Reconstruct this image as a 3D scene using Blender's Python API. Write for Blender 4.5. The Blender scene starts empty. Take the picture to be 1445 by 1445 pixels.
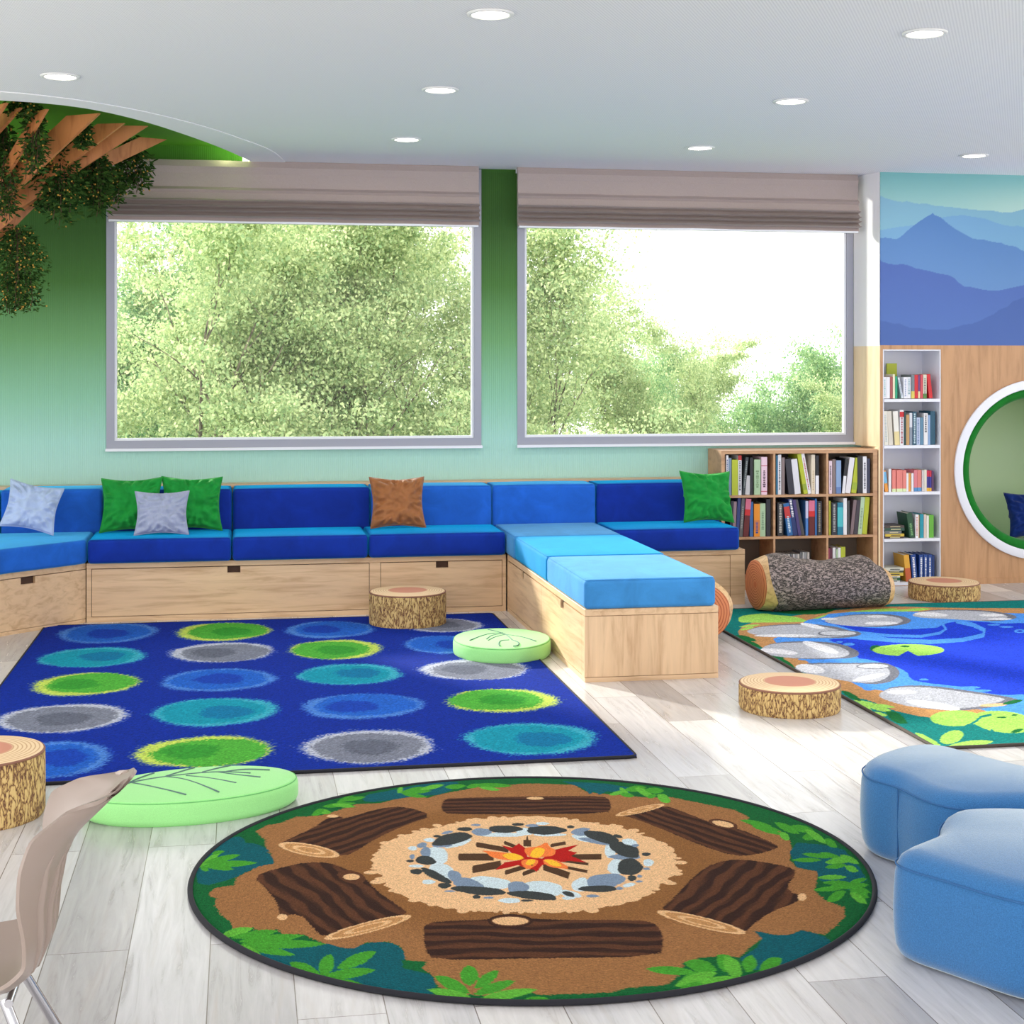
import bpy, bmesh, math, random
import numpy as np
from math import sin, cos, pi, radians, sqrt, atan, atan2
from mathutils import Vector, Matrix, noise as mnoise

random.seed(7); rng = np.random.default_rng(11)
scene = bpy.context.scene
COL = scene.collection

# ------------------------------------------------------------------ survey of the room
# eye height 1.39 m; x runs along the window wall, y towards it, z up
EYE = 1.39; FOC = 2166.0; YAW = atan(382.5/2166.0); CY, SY = cos(YAW), sin(YAW)
def _dir(u, v):
    a = u-722.5
    return FOC*SY+a*CY, FOC*CY-a*SY, 515.0-v
def floor_pt(u, v, z=0.0):
    x, y, w = _dir(u, v); k = (z-EYE)/w
    return (x*k, y*k)
def wall_pt(u, v, Y):
    x, y, w = _dir(u, v); k = Y/y
    return (x*k, EYE+w*k)
WALL_Y = 9.36; CEIL = 2.60

def lin(c):
    c = c/255.0
    return c/12.92 if c <= 0.04045 else ((c+0.055)/1.055)**2.4
def rgb(r, g, b, a=1.0): return (lin(r), lin(g), lin(b), a)

# ------------------------------------------------------------------ materials
def new_mat(name):
    m = bpy.data.materials.new(name); m.use_nodes = True
    nt = m.node_tree
    return m, nt, nt.nodes, nt.links, nt.nodes['Principled BSDF']
def P(b, **k):
    names = dict(color='Base Color', rough='Roughness', metal='Metallic', spec='Specular IOR Level', sheen='Sheen Weight',
                 sheen_r='Sheen Roughness', trans='Transmission Weight', coat='Coat Weight', sub='Subsurface Weight')
    for a, v in k.items(): b.inputs[names[a]].default_value = v
def simple(name, color, rough=.6, **k):
    m, nt, N, L, b = new_mat(name); P(b, color=color, rough=rough, **k); return m
def coords(N, L, scale=(1,1,1), kind='Object', rot=(0,0,0)):
    tc = N.new('ShaderNodeTexCoord'); mp = N.new('ShaderNodeMapping')
    mp.inputs['Scale'].default_value = scale; mp.inputs['Rotation'].default_value = rot
    L.new(tc.outputs[kind], mp.inputs['Vector']); return mp.outputs['Vector']
def noise(N, L, vec, scale, detail=4, rough=.55, dist=0):
    n = N.new('ShaderNodeTexNoise'); n.inputs['Scale'].default_value = scale; n.inputs['Detail'].default_value = detail
    n.inputs['Roughness'].default_value = rough; n.inputs['Distortion'].default_value = dist
    L.new(vec, n.inputs['Vector']); return n.outputs['Fac']
def ramp(N, L, fac, stops, interp='LINEAR'):
    r = N.new('ShaderNodeValToRGB'); r.color_ramp.interpolation = interp
    e = r.color_ramp.elements
    while len(e) < len(stops): e.new(.5)
    for i, (p, c) in enumerate(stops): e[i].position = p; e[i].color = c
    L.new(fac, r.inputs['Fac']); return r.outputs['Color']
def bump(N, L, h, bsdf, strength=.3, dist=.01):
    b = N.new('ShaderNodeBump'); b.inputs['Strength'].default_value = strength; b.inputs['Distance'].default_value = dist
    L.new(h, b.inputs['Height']); L.new(b.outputs['Normal'], bsdf.inputs['Normal'])
def mix(N, L, f, a, b, mode='MIX'):
    m = N.new('ShaderNodeMix'); m.data_type = 'RGBA'; m.blend_type = mode
    if isinstance(f, (int, float)): m.inputs['Factor'].default_value = f
    else: L.new(f, m.inputs['Factor'])
    for s, v in (('A', a), ('B', b)):
        sock = [i for i in m.inputs if i.name == s and i.type == 'RGBA'][0]
        if isinstance(v, tuple): sock.default_value = v
        else: L.new(v, sock)
    return [o for o in m.outputs if o.type == 'RGBA'][0]

def wood(name, base, dark, scale=(1.2, 12, 12), rough=.45, amount=1.0):
    m, nt, N, L, b = new_mat(name); P(b, rough=rough)
    v = coords(N, L, scale)
    f = noise(N, L, v, 2.2, 6, .62, .6)
    c = ramp(N, L, f, [(.32, dark), (.52, base), (.75, tuple(min(1, x*1.12) for x in base[:3])+(1,))])
    v2 = coords(N, L, tuple(s*.35 for s in scale))
    f2 = noise(N, L, v2, 1.3, 2)
    c2 = mix(N, L, ramp(N, L, f2, [(.35, (0,0,0,1)), (.65, (.28,.28,.28,1))]), c, dark)
    L.new(c2, b.inputs['Base Color']); bump(N, L, f, b, .06, .002)
    return m
OAK = (rgb(222,188,150), rgb(194,156,118))
M = {}
M['oak_x'] = wood('oak_grain_along_x', *OAK, scale=(1.1, 9, 14))
M['oak_y'] = wood('oak_grain_along_y', *OAK, scale=(9, 1.1, 14))
M['oak_z'] = wood('oak_grain_upright', *OAK, scale=(14, 9, 1.1))
M['oak_case'] = wood('bookcase_oak', rgb(196,154,116), rgb(166,124,90), scale=(2, 6, 9))
M['oak_panel'] = wood('wall_panel_oak', rgb(184,140,100), rgb(160,118,80), scale=(9, 5, .9))
M['slat'] = wood('canopy_board_wood', rgb(198,128,76), rgb(160,92,48), scale=(8, 8, 2), rough=.5)
M['oak_sunlit'] = wood('sunlit_reveal_oak', rgb(236,214,176), rgb(220,192,150), scale=(9, 5, .9))  # panel oak lightened to carry the sunlight on the reveal
M['dark_gap'] = simple('shadow_gap_brown', rgb(70,46,34), .8)  # brown stands in for shade inside drawer gaps and handle cutouts

def fabric(name, color, var=.12, weave=900, sheen=.25, rough=.85, mottled=0.0, mscale=6, bumpy=.15, sheen_tint=None):
    m, nt, N, L, b = new_mat(name); P(b, rough=rough, sheen=sheen, spec=.2); b.inputs['Sheen Roughness'].default_value = .4
    if sheen_tint: b.inputs['Sheen Tint'].default_value = sheen_tint
    v = coords(N, L)
    f = noise(N, L, v, weave, 2)
    lo = tuple(x*(1-var) for x in color[:3])+(1,); hi = tuple(min(1, x*(1+var)) for x in color[:3])+(1,)
    c = ramp(N, L, f, [(.3, lo), (.7, hi)])
    if mottled:
        g = noise(N, L, v, mscale, 5, .6, 1.0)
        mm = ramp(N, L, g, [(.35, (1-mottled,)*3+(1,)), (.65, (1+mottled,)*3+(1,))])
        c = mix(N, L, 1.0, c, mm, 'MULTIPLY')
    L.new(c, b.inputs['Base Color']); bump(N, L, f, b, bumpy, .002)
    return m
M['velvet_dark'] = fabric('dark_royal_blue_velvet', rgb(12,44,146), mottled=.16, sheen=1.0, sheen_tint=rgb(20,190,245))
M['velvet_mid'] = fabric('mid_blue_velvet', rgb(30,94,194), mottled=.14, sheen=1.0, sheen_tint=rgb(90,200,245))
M['velvet_bright'] = fabric('bright_azure_velvet', rgb(12,126,196), mottled=.08, sheen=.35, sheen_tint=rgb(60,210,245))
M['velvet_light'] = fabric('light_blue_velvet', rgb(60,134,198), mottled=.12, sheen=.35, sheen_tint=rgb(150,215,245))
M['ottoman'] = fabric('denim_blue_ottoman_cloth', rgb(58,114,170), var=.22, weave=420, sheen=1.0, bumpy=.35, rough=.95, sheen_tint=rgb(225,232,228))
M['mint'] = fabric('mint_green_cloth', rgb(160,230,146), var=.08, weave=500, sheen=.2)
M['pillow_green'] = fabric('green_velvet', rgb(26,140,56), mottled=.15, sheen=.45, sheen_tint=rgb(150,240,140))
M['pillow_grey'] = fabric('grey_linen', rgb(158,166,192), mottled=.05, sheen=.2)
M['pillow_pale'] = fabric('pale_blue_grey_linen', rgb(172,190,222), mottled=.05, sheen=.2)
M['pillow_brown'] = fabric('brown_sateen', rgb(150,96,56), mottled=.1, sheen=.3, rough=.5)
M['pillow_navy'] = fabric('navy_velvet', rgb(8,38,104), mottled=.15, sheen=.2)
M['padding_green'] = fabric('emerald_padding_velvet', rgb(16,108,32), mottled=.15, sheen=.2)
M['blind'] = fabric('taupe_linen', rgb(170,156,152), var=.08, weave=350, sheen=.1)
M['stitch'] = simple('grey_stitched_line', rgb(92,120,118), .8)
M['white'] = simple('white_lacquer', rgb(226,228,238), .45)
M['plaster'] = simple('white_plaster', rgb(236,236,238), .8)
M['frame'] = simple('grey_window_frame', rgb(150,152,166), .4)
M['frame_light'] = simple('pale_window_bead', rgb(225,228,235), .35)
M['binding'] = simple('black_rug_binding', rgb(30,30,38), .9)
M['shell'] = simple('greige_moulded_plastic', rgb(154,138,128), .36)
M['chrome'] = simple('brushed_chrome', rgb(200,200,205), .18, metal=1.0)
M['black'] = simple('black_rubber', rgb(25,25,28), .7)
M['pages'] = simple('book_pages', rgb(228,222,208), .85)
M['cap_trim'] = simple('downlight_trim', rgb(230,230,230), .5)

def emit(name, color, s):
    m, nt, N, L, b = new_mat(name); P(b, color=(.9,.9,.9,1))
    b.inputs['Emission Color'].default_value = color; b.inputs['Emission Strength'].default_value = s; return m
M['lens'] = emit('downlight_lens', (1,.93,.78,1), 9)
M['cove_led'] = emit('cove_led', (.85,1,.35,1), 14)

# glass: thin pane, mostly clear with a faint mirror reflection and a slight milky tint
def glass_mat():
    m = bpy.data.materials.new('window_glass'); m.use_nodes = True
    nt = m.node_tree; N = nt.nodes; L = nt.links; N.clear()
    out = N.new('ShaderNodeOutputMaterial'); t = N.new('ShaderNodeBsdfTransparent'); g = N.new('ShaderNodeBsdfGlossy')
    t.inputs['Color'].default_value = (.97,.985,.975,1); g.inputs['Roughness'].default_value = .02
    lw = N.new('ShaderNodeFresnel'); lw.inputs['IOR'].default_value = 1.22
    a = N.new('ShaderNodeMixShader'); L.new(lw.outputs[0], a.inputs[0]); L.new(t.outputs[0], a.inputs[1]); L.new(g.outputs[0], a.inputs[2])
    L.new(a.outputs[0], out.inputs['Surface'])
    return m
M['glass'] = glass_mat()

def floor_mat():
    m, nt, N, L, b = new_mat('whitewashed_plank_floor')
    tc = N.new('ShaderNodeTexCoord'); sp = N.new('ShaderNodeSeparateXYZ'); cb = N.new('ShaderNodeCombineXYZ')
    L.new(tc.outputs['Object'], sp.inputs[0])
    ad = N.new('ShaderNodeMath'); ad.operation = 'ADD'; ad.inputs[1].default_value = .262+.19*40; L.new(sp.outputs['X'], ad.inputs[0])
    L.new(sp.outputs['Y'], cb.inputs['X']); L.new(ad.outputs[0], cb.inputs['Y'])
    br = N.new('ShaderNodeTexBrick'); L.new(cb.outputs[0], br.inputs['Vector'])
    br.inputs['Scale'].default_value = 1; br.inputs['Brick Width'].default_value = 1.25; br.inputs['Row Height'].default_value = .19
    br.inputs['Mortar Size'].default_value = .0014; br.inputs['Mortar Smooth'].default_value = .2; br.offset = .37; br.inputs['Bias'].default_value = 0
    br.inputs['Color1'].default_value = (0,0,0,1); br.inputs['Color2'].default_value = (1,1,1,1); br.inputs['Mortar'].default_value = (.5,.5,.5,1)
    tone = ramp(N, L, br.outputs['Color'], [(0, rgb(178,174,174)), (.5, rgb(206,204,206)), (1, rgb(222,218,216))])
    mp = N.new('ShaderNodeMapping'); mp.inputs['Scale'].default_value = (14, 1.1, 1); L.new(tc.outputs['Object'], mp.inputs['Vector'])
    # shift the grain from plank to plank
    va = N.new('ShaderNodeVectorMath'); va.operation = 'MULTIPLY_ADD'; L.new(br.outputs['Color'], va.inputs[0]); va.inputs[1].default_value = (7,9,3); L.new(mp.outputs[0], va.inputs[2])
    g = noise(N, L, va.outputs[0], 2.2, 7, .65, 1.2)
    gr = ramp(N, L, g, [(.28, (.62,.60,.58,1)), (.44, (.90,.90,.90,1)), (.68, (1.05,1.05,1.05,1))])
    c = mix(N, L, 1.0, tone, gr, 'MULTIPLY')
    g2 = noise(N, L, mp.outputs[0], .9, 3, .6, 2)
    c = mix(N, L, ramp(N, L, g2, [(.55,(0,0,0,1)), (.78,(.3,.3,.3,1))]), c, rgb(176,158,142))
    c = mix(N, L, br.outputs['Fac'], c, rgb(128,120,114))
    L.new(c, b.inputs['Base Color'])
    rr = N.new('ShaderNodeMapRange'); L.new(g, rr.inputs['Value']); rr.inputs['To Min'].default_value = .34; rr.inputs['To Max'].default_value = .16
    L.new(rr.outputs[0], b.inputs['Roughness']); P(b, spec=.5)
    inv = N.new('ShaderNodeMath'); inv.operation = 'MULTIPLY_ADD'; L.new(br.outputs['Fac'], inv.inputs[0]); inv.inputs[1].default_value = -2.0; L.new(g, inv.inputs[2])
    bump(N, L, inv.outputs[0], b, .12, .002)
    return m
M['floor'] = floor_mat()

def ceiling_mat():
    m, nt, N, L, b = new_mat('perforated_white_ceiling'); P(b, rough=.7)
    v = coords(N, L, (90, 90, 90), rot=(0,0,.5))
    vo = N.new('ShaderNodeTexVoronoi'); vo.inputs['Randomness'].default_value = 0; vo.inputs['Scale'].default_value = 1; L.new(v, vo.inputs['Vector'])
    dots = ramp(N, L, vo.outputs['Distance'], [(.22, rgb(214,214,220)), (.34, rgb(240,240,243))])
    tc = N.new('ShaderNodeTexCoord'); sp = N.new('ShaderNodeSeparateXYZ'); L.new(tc.outputs['Object'], sp.inputs[0])
    gt = N.new('ShaderNodeMath'); gt.operation = 'GREATER_THAN'; gt.inputs[1].default_value = 9.235; L.new(sp.outputs['Y'], gt.inputs[0])
    L.new(mix(N, L, gt.outputs[0], dots, rgb(244,244,247)), b.inputs['Base Color'])
    return m
M['ceiling'] = ceiling_mat()

def green_wall(name, y_axis=True, lo=.85, hi=2.2):
    m, nt, N, L, b = new_mat(name); P(b, rough=.75)
    tc = N.new('ShaderNodeTexCoord'); sp = N.new('ShaderNodeSeparateXYZ'); L.new(tc.outputs['Object'], sp.inputs[0])
    mr = N.new('ShaderNodeMapRange'); mr.inputs['From Min'].default_value = .6; mr.inputs['From Max'].default_value = 2.7; L.new(sp.outputs['Z'], mr.inputs['Value'])
    c = ramp(N, L, mr.outputs[0], [(0, rgb(172,210,200)), (.16, rgb(158,206,192)), (.28, rgb(134,188,158)), (.45, rgb(102,154,100)), (.61, rgb(64,112,46)), (.75, rgb(44,88,24)), (.94, rgb(46,94,20)), (1, rgb(66,130,24))])
    L.new(c, b.inputs['Base Color'])
    w = N.new('ShaderNodeTexWave'); w.bands_direction = 'X'; w.inputs['Scale'].default_value = 26; L.new(coords(N, L), w.inputs['Vector'])
    bump(N, L, w.outputs['Fac'], b, .35, .003)
    return m
M['ombre'] = green_wall('green_ombre_ribbed_wallpaper')
M['recess_green'] = simple('recess_green_paint', rgb(96,168,34), .7)
def nook_mat():
    m, nt, N, L, b = new_mat('nook_green_ombre'); P(b, rough=.8)
    tc = N.new('ShaderNodeTexCoord'); sp = N.new('ShaderNodeSeparateXYZ'); L.new(tc.outputs['Object'], sp.inputs[0])
    mr = N.new('ShaderNodeMapRange'); mr.inputs['From Min'].default_value = .1; mr.inputs['From Max'].default_value = 1.3; L.new(sp.outputs['Z'], mr.inputs['Value'])
    L.new(ramp(N, L, mr.outputs[0], [(0, rgb(200,220,180)), (.45, rgb(184,208,150)), (.7, rgb(128,166,104)), (1, rgb(86,130,70))]), b.inputs['Base Color'])
    return m
M['nook'] = nook_mat()

def painted(name, pile=True):
    m, nt, N, L, b = new_mat(name)
    a = N.new('ShaderNodeAttribute'); a.attribute_name = 'Col'
    P(b, rough=.95 if pile else .7, spec=.1 if pile else .4)
    if pile:
        f = noise(N, L, coords(N, L), 260, 3, .7)
        c = mix(N, L, 1.0, a.outputs['Color'], ramp(N, L, f, [(.3, (.72,.72,.72,1)), (.7, (1.28,1.28,1.28,1))]), 'MULTIPLY')
        L.new(c, b.inputs['Base Color']); bump(N, L, f, b, .6, .004)
    else: L.new(a.outputs['Color'], b.inputs['Base Color'])
    return m
M['rug'] = painted('cut_pile_rug'); M['mural'] = painted('printed_mural', False)

def bark_mat(name, lo, mid, hi, scale, sc=14):
    m, nt, N, L, b = new_mat(name); P(b, rough=.8)
    v = coords(N, L, scale)
    vo = N.new('ShaderNodeTexVoronoi'); vo.feature = 'DISTANCE_TO_EDGE'; vo.inputs['Scale'].default_value = sc
    w = N.new('ShaderNodeVectorMath'); w.operation = 'MULTIPLY_ADD'
    nn = N.new('ShaderNodeTexNoise'); nn.inputs['Scale'].default_value = sc*.8; nn.inputs['Detail'].default_value = 5; L.new(v, nn.inputs['Vector'])
    L.new(nn.outputs['Color'], w.inputs[0]); w.inputs[1].default_value = (.12,.12,.12); L.new(v, w.inputs[2]); L.new(w.outputs[0], vo.inputs['Vector'])
    f2 = noise(N, L, v, sc*2.2, 5, .7)
    mm = N.new('ShaderNodeMath'); mm.operation = 'MULTIPLY_ADD'; L.new(f2, mm.inputs[0]); mm.inputs[1].default_value = .28; L.new(vo.outputs['Distance'], mm.inputs[2])
    c = ramp(N, L, mm.outputs[0], [(.15, lo), (.23, mid), (.36, hi)])
    L.new(c, b.inputs['Base Color']); bump(N, L, mm.outputs[0], b, .5, .01)
    return m
M['bark'] = bark_mat('tan_tree_bark_print', rgb(96,56,44), rgb(176,140,84), rgb(216,184,122), (1.7,1.7,.6), 30)
M['bark_grey'] = bark_mat('grey_tree_bark_print', rgb(36,33,30), rgb(94,84,80), rgb(158,142,136), (.6,1.3,1.3), 36)
M['trunk'] = bark_mat('outdoor_tree_trunk', rgb(60,52,42), rgb(104,92,78), rgb(140,128,112), (1,1,.3), 8)
def rings_mat(name, core, ring_lo, ring_hi, R, core_frac=.5, axis='Z', dist=2.0, cmask=True, freq=60):
    m, nt, N, L, b = new_mat(name); P(b, rough=.7)
    v = coords(N, L)
    w = N.new('ShaderNodeTexWave'); w.wave_type = 'RINGS'; w.rings_direction = axis; w.inputs['Scale'].default_value = freq/6.28*1.0
    w.inputs['Distortion'].default_value = dist; w.inputs['Detail'].default_value = 2; w.inputs['Detail Scale'].default_value = .6; L.new(v, w.inputs['Vector'])
    c = ramp(N, L, w.outputs['Fac'], [(.0, ring_lo), (.4, ring_hi)])
    if cmask:
        ln = N.new('ShaderNodeVectorMath'); ln.operation = 'MULTIPLY'; L.new(v, ln.inputs[0])
        ln.inputs[1].default_value = (1,1,0) if axis == 'Z' else (0,1,1)
        le = N.new('ShaderNodeVectorMath'); le.operation = 'LENGTH'; L.new(ln.outputs[0], le.inputs[0])
        lt = ramp(N, L, le.outputs['Value'], [(R*core_frac, (1,1,1,1)), (R*core_frac+.006, (0,0,0,1))])
        c = mix(N, L, lt, c, core)
    L.new(c, b.inputs['Base Color'])
    return m
M['stump_top'] = rings_mat('stump_top_rings', rgb(206,138,112), rgb(204,160,116), rgb(238,208,166), .2, .5, freq=150, dist=1.2)
M['log_cap'] = rings_mat('log_end_rings', rgb(196,104,62), rgb(170,84,48), rgb(214,134,88), .16, .1, axis='X', dist=2.5, freq=140)
M['log_band'] = wood('torn_log_edge', rgb(224,186,134), rgb(178,136,88), scale=(10,20,20))

def leaf_mat(name, c1, c2, trans=.45):
    m = bpy.data.materials.new(name); m.use_nodes = True
    nt = m.node_tree; N = nt.nodes; L = nt.links; N.clear()
    out = N.new('ShaderNodeOutputMaterial'); d = N.new('ShaderNodeBsdfDiffuse'); t = N.new('ShaderNodeBsdfTranslucent'); mx = N.new('ShaderNodeMixShader')
    g = N.new('ShaderNodeNewGeometry')
    c = ramp(N, L, g.outputs['Random Per Island'], [(0, c1), (1, c2)])
    L.new(c, d.inputs['Color']); L.new(c, t.inputs['Color']); mx.inputs[0].default_value = trans
    L.new(d.outputs[0], mx.inputs[1]); L.new(t.outputs[0], mx.inputs[2]); L.new(mx.outputs[0], out.inputs['Surface'])
    return m
M['leaf_a'] = leaf_mat('hazed_tree_leaf', rgb(138,166,120), rgb(222,228,178))  # this and the next leaf colour are paled to imitate haze
M['leaf_b'] = leaf_mat('deep_tree_leaf', rgb(108,150,112), rgb(184,208,152))
M['leaf_dark'] = leaf_mat('dark_glossy_vine_leaf', rgb(30,56,28), rgb(78,108,52), .15)
M['flower'] = simple('tiny_yellow_flower', rgb(206,160,62), .6)
M['vine_stem'] = simple('brown_vine_stem', rgb(78,60,40), .8)
M['lawn'] = simple('lawn', rgb(120,160,80), .9)

_books = {}
def bookmat(c):
    k = tuple(c)
    if k not in _books: _books[k] = simple('book_cover_%d' % len(_books), rgb(*c), .5)
    return _books[k]

# ------------------------------------------------------------------ mesh helpers
class MB:
    def __init__(s): s.v = []; s.f = []
    def add(s, vs, fs):
        o = len(s.v); s.v += [tuple(p) for p in vs]; s.f += [tuple(i+o for i in f) for f in fs]; return s
    def box(s, x0, x1, y0, y1, z0, z1, T=None):
        vs = [Vector(p) for p in ((x0,y0,z0),(x1,y0,z0),(x1,y1,z0),(x0,y1,z0),(x0,y0,z1),(x1,y0,z1),(x1,y1,z1),(x0,y1,z1))]
        if T: vs = [T @ p for p in vs]
        return s.add(vs, [(0,3,2,1),(4,5,6,7),(0,1,5,4),(1,2,6,5),(2,3,7,6),(3,0,4,7)])
    def tube(s, pts, r, n=8, cap=True):
        pts = [Vector(p) for p in pts]; rs = r if isinstance(r, (list, tuple)) else [r]*len(pts)
        vs = []; up = None
        for i, p in enumerate(pts):
            d = (pts[min(i+1, len(pts)-1)]-pts[max(i-1, 0)]).normalized()
            if up is None:
                up = Vector((0,0,1)) if abs(d.z) < .9 else Vector((1,0,0))
            a = d.cross(up); a = a.normalized() if a.length > 1e-6 else d.orthogonal().normalized(); b = d.cross(a).normalized(); up = -b if b.dot(up) < 0 else b
            for k in range(n):
                t = 2*pi*k/n; vs.append(p+a*cos(t)*rs[i]+b*sin(t)*rs[i])
        fs = []
        for i in range(len(pts)-1):
            for k in range(n):
                k2 = (k+1) % n; fs.append((i*n+k, i*n+k2, (i+1)*n+k2, (i+1)*n+k))
        if cap: fs += [tuple(range(n))[::-1], tuple((len(pts)-1)*n+k for k in range(n))]
        return s.add(vs, fs)
    def loop_tube(s, pts, r, n=6):
        pts = [Vector(p) for p in pts]; m = len(pts); vs = []; fs = []
        for i, p in enumerate(pts):
            d = (pts[(i+1) % m]-pts[i-1]).normalized(); a = d.cross(Vector((0,0,1)))
            a = a.normalized() if a.length > 1e-6 else d.orthogonal().normalized(); b = d.cross(a)
            for k in range(n): t = 2*pi*k/n; vs.append(p+a*cos(t)*r+b*sin(t)*r)
        for i in range(m):
            j = (i+1) % m
            for k in range(n): k2 = (k+1) % n; fs.append((i*n+k, i*n+k2, j*n+k2, j*n+k))
        return s.add(vs, fs)
    def prism(s, poly, z0, z1):
        n = len(poly)
        vs = [(x,y,z0) for x,y in poly]+[(x,y,z1) for x,y in poly]
        return s.add(vs, [tuple(range(n))[::-1], tuple(range(n, 2*n))]+[(i, (i+1) % n, n+(i+1) % n, n+i) for i in range(n)])
    def build(s, name, mat, parent=None, smooth=False, bevel=0, seg=2, fix=True, loc=None):
        me = bpy.data.meshes.new(name); me.from_pydata(s.v, [], s.f)
        if fix or bevel:
            bm = bmesh.new(); bm.from_mesh(me)
            if bevel: bmesh.ops.bevel(bm, geom=[e for e in bm.edges if e.is_manifold and e.calc_face_angle(0) > .5], offset=bevel, segments=seg, affect='EDGES', profile=.5)
            if fix: bmesh.ops.recalc_face_normals(bm, faces=bm.faces)
            bm.to_mesh(me); bm.free()
        me.materials.append(mat)
        if smooth:
            me.shade_smooth()
            if smooth == 'auto': me.set_sharp_from_angle(angle=radians(40))
        o = bpy.data.objects.new(name, me); COL.objects.link(o)
        if loc: o.location = loc
        if parent: o.parent = parent
        return o
def tag(o, label=None, cat=None, group=None, kind=None):
    if label: o['label'] = label
    if cat: o['category'] = cat
    if group: o['group'] = group
    if kind: o['kind'] = kind
    return o
def empty(name, loc, rz=0, label=None, cat=None, group=None):
    o = bpy.data.objects.new(name, None); COL.objects.link(o); o.empty_display_size = .1
    o.location = loc; o.rotation_euler = (0,0,rz); tag(o, label, cat, group); return o
def struct(mb, name, mat, parent=None, **k):
    o = mb.build(name, mat, parent, **k)
    if not parent: o['kind'] = 'structure'
    return o
def copy_tree(o, parent=None):
    c = o.copy(); COL.objects.link(c); c.parent = parent
    for ch in list(o.children): copy_tree(ch, c)
    return c

# ------------------------------------------------------------------ painting patterns in metres
class Canvas:
    def __init__(s, X, Y, base):
        s.X = X; s.Y = Y; s.C = np.empty((len(X), 3)); s.C[:] = base
    def inside(s, pts, jx=0, jy=0):
        pts = np.asarray(pts, float); X = s.X+jx; Y = s.Y+jy
        m = (X >= pts[:,0].min()) & (X <= pts[:,0].max()) & (Y >= pts[:,1].min()) & (Y <= pts[:,1].max())
        idx = np.nonzero(m)[0]; x = X[idx]; y = Y[idx]; ins = np.zeros(len(idx), bool)
        n = len(pts); j = n-1
        for i in range(n):
            xi, yi = pts[i]; xj, yj = pts[j]
            if yi != yj:
                c = ((yi > y) != (yj > y)) & (x < (xj-xi)*(y-yi)/(yj-yi)+xi); ins ^= c
            j = i
        return idx[ins]
    def poly(s, pts, c, jit=0):
        if jit:
            i = s.inside(pts, rng.normal(0, jit, len(s.X)), rng.normal(0, jit, len(s.X)))
        else: i = s.inside(pts)
        s.C[i] = c; return i
def ell(cx, cy, rx, ry, rot=0, n=28, wob=0, seed=0):
    out = []
    for i in range(n):
        t = 2*pi*i/n; k = 1+wob*(sin(3*t+seed)*.5+sin(5*t+seed*2.3)*.35+sin(9*t+seed*1.7)*.25)
        x = rx*cos(t)*k; y = ry*sin(t)*k; out.append((cx+x*cos(rot)-y*sin(rot), cy+x*sin(rot)+y*cos(rot)))
    return out
def lens(x0, y0, x1, y1, w, n=9):
    a = []; b = []; dx, dy = x1-x0, y1-y0; l = sqrt(dx*dx+dy*dy); nx, ny = -dy/l, dx/l
    for i in range(n):
        t = i/(n-1); h = w*sin(pi*t)**.7 if 0 < t < 1 else 0
        a.append((x0+dx*t+nx*h, y0+dy*t+ny*h)); b.append((x0+dx*t-nx*h, y0+dy*t-ny*h))
    return a+b[::-1][1:-1]
def stroke(pts, w):
    L_, R_ = [], []
    for i, (x, y) in enumerate(pts):
        x0, y0 = pts[max(i-1,0)]; x1, y1 = pts[min(i+1, len(pts)-1)]; l = math.hypot(x1-x0, y1-y0); nx, ny = -(y1-y0)/l*w/2, (x1-x0)/l*w/2
        L_.append((x+nx, y+ny)); R_.append((x-nx, y-ny))
    return L_+R_[::-1]
def smooth_poly(pts, it=2):
    for _ in range(it):
        q = []
        for i in range(len(pts)):
            a, b = pts[i], pts[(i+1) % len(pts)]
            q += [(a[0]*.75+b[0]*.25, a[1]*.75+b[1]*.25), (a[0]*.25+b[0]*.75, a[1]*.25+b[1]*.75)]
        pts = q
    return pts
def set_colors(me, C):
    n = len(C)
    c = np.clip(C/255.0, 0, 1); l = np.where(c <= .04045, c/12.92, ((c+.055)/1.055)**2.4)
    a = me.color_attributes.new('Col', 'FLOAT_COLOR', 'POINT')
    buf = np.ones((n, 4), np.float32); buf[:, :3] = l; a.data.foreach_set('color', buf.ravel())
def grid_mesh(name, V, nu, nv, wrap=False):
    """V: (nu*nv, 3) points row by row"""
    me = bpy.data.meshes.new(name)
    iu = np.arange(nu if wrap else nu-1); iv = np.arange(nv-1)
    A, B = np.meshgrid(iv, iu, indexing='ij'); B2 = (B+1) % nu
    q = np.stack([A*nu+B, A*nu+B2, (A+1)*nu+B2, (A+1)*nu+B], -1).reshape(-1, 4)
    me.vertices.add(len(V)); me.vertices.foreach_set('co', np.asarray(V, np.float32).ravel())
    me.loops.add(q.size); me.loops.foreach_set('vertex_index', q.ravel().astype(np.int32))
    me.polygons.add(len(q)); me.polygons.foreach_set('loop_start', np.arange(0, q.size, 4, dtype=np.int32))
    me.polygons.foreach_set('loop_total', np.full(len(q), 4, np.int32)); me.update(calc_edges=True); me.validate()
    return me
def quads_mesh(name, V, k=4):
    me = bpy.data.meshes.new(name); n = len(V)
    me.vertices.add(n); me.vertices.foreach_set('co', np.asarray(V, np.float32).ravel())
    me.loops.add(n); me.loops.foreach_set('vertex_index', np.arange(n, dtype=np.int32))
    me.polygons.add(n//k); me.polygons.foreach_set('loop_start', np.arange(0, n, k, dtype=np.int32)); me.polygons.foreach_set('loop_total', np.full(n//k, k, np.int32))
    me.update(calc_edges=True); return me
def link(name, me, mat, parent=None, loc=None):
    me.materials.append(mat); o = bpy.data.objects.new(name, me); COL.objects.link(o)
    if parent: o.parent = parent
    if loc: o.location = loc
    return o
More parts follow.
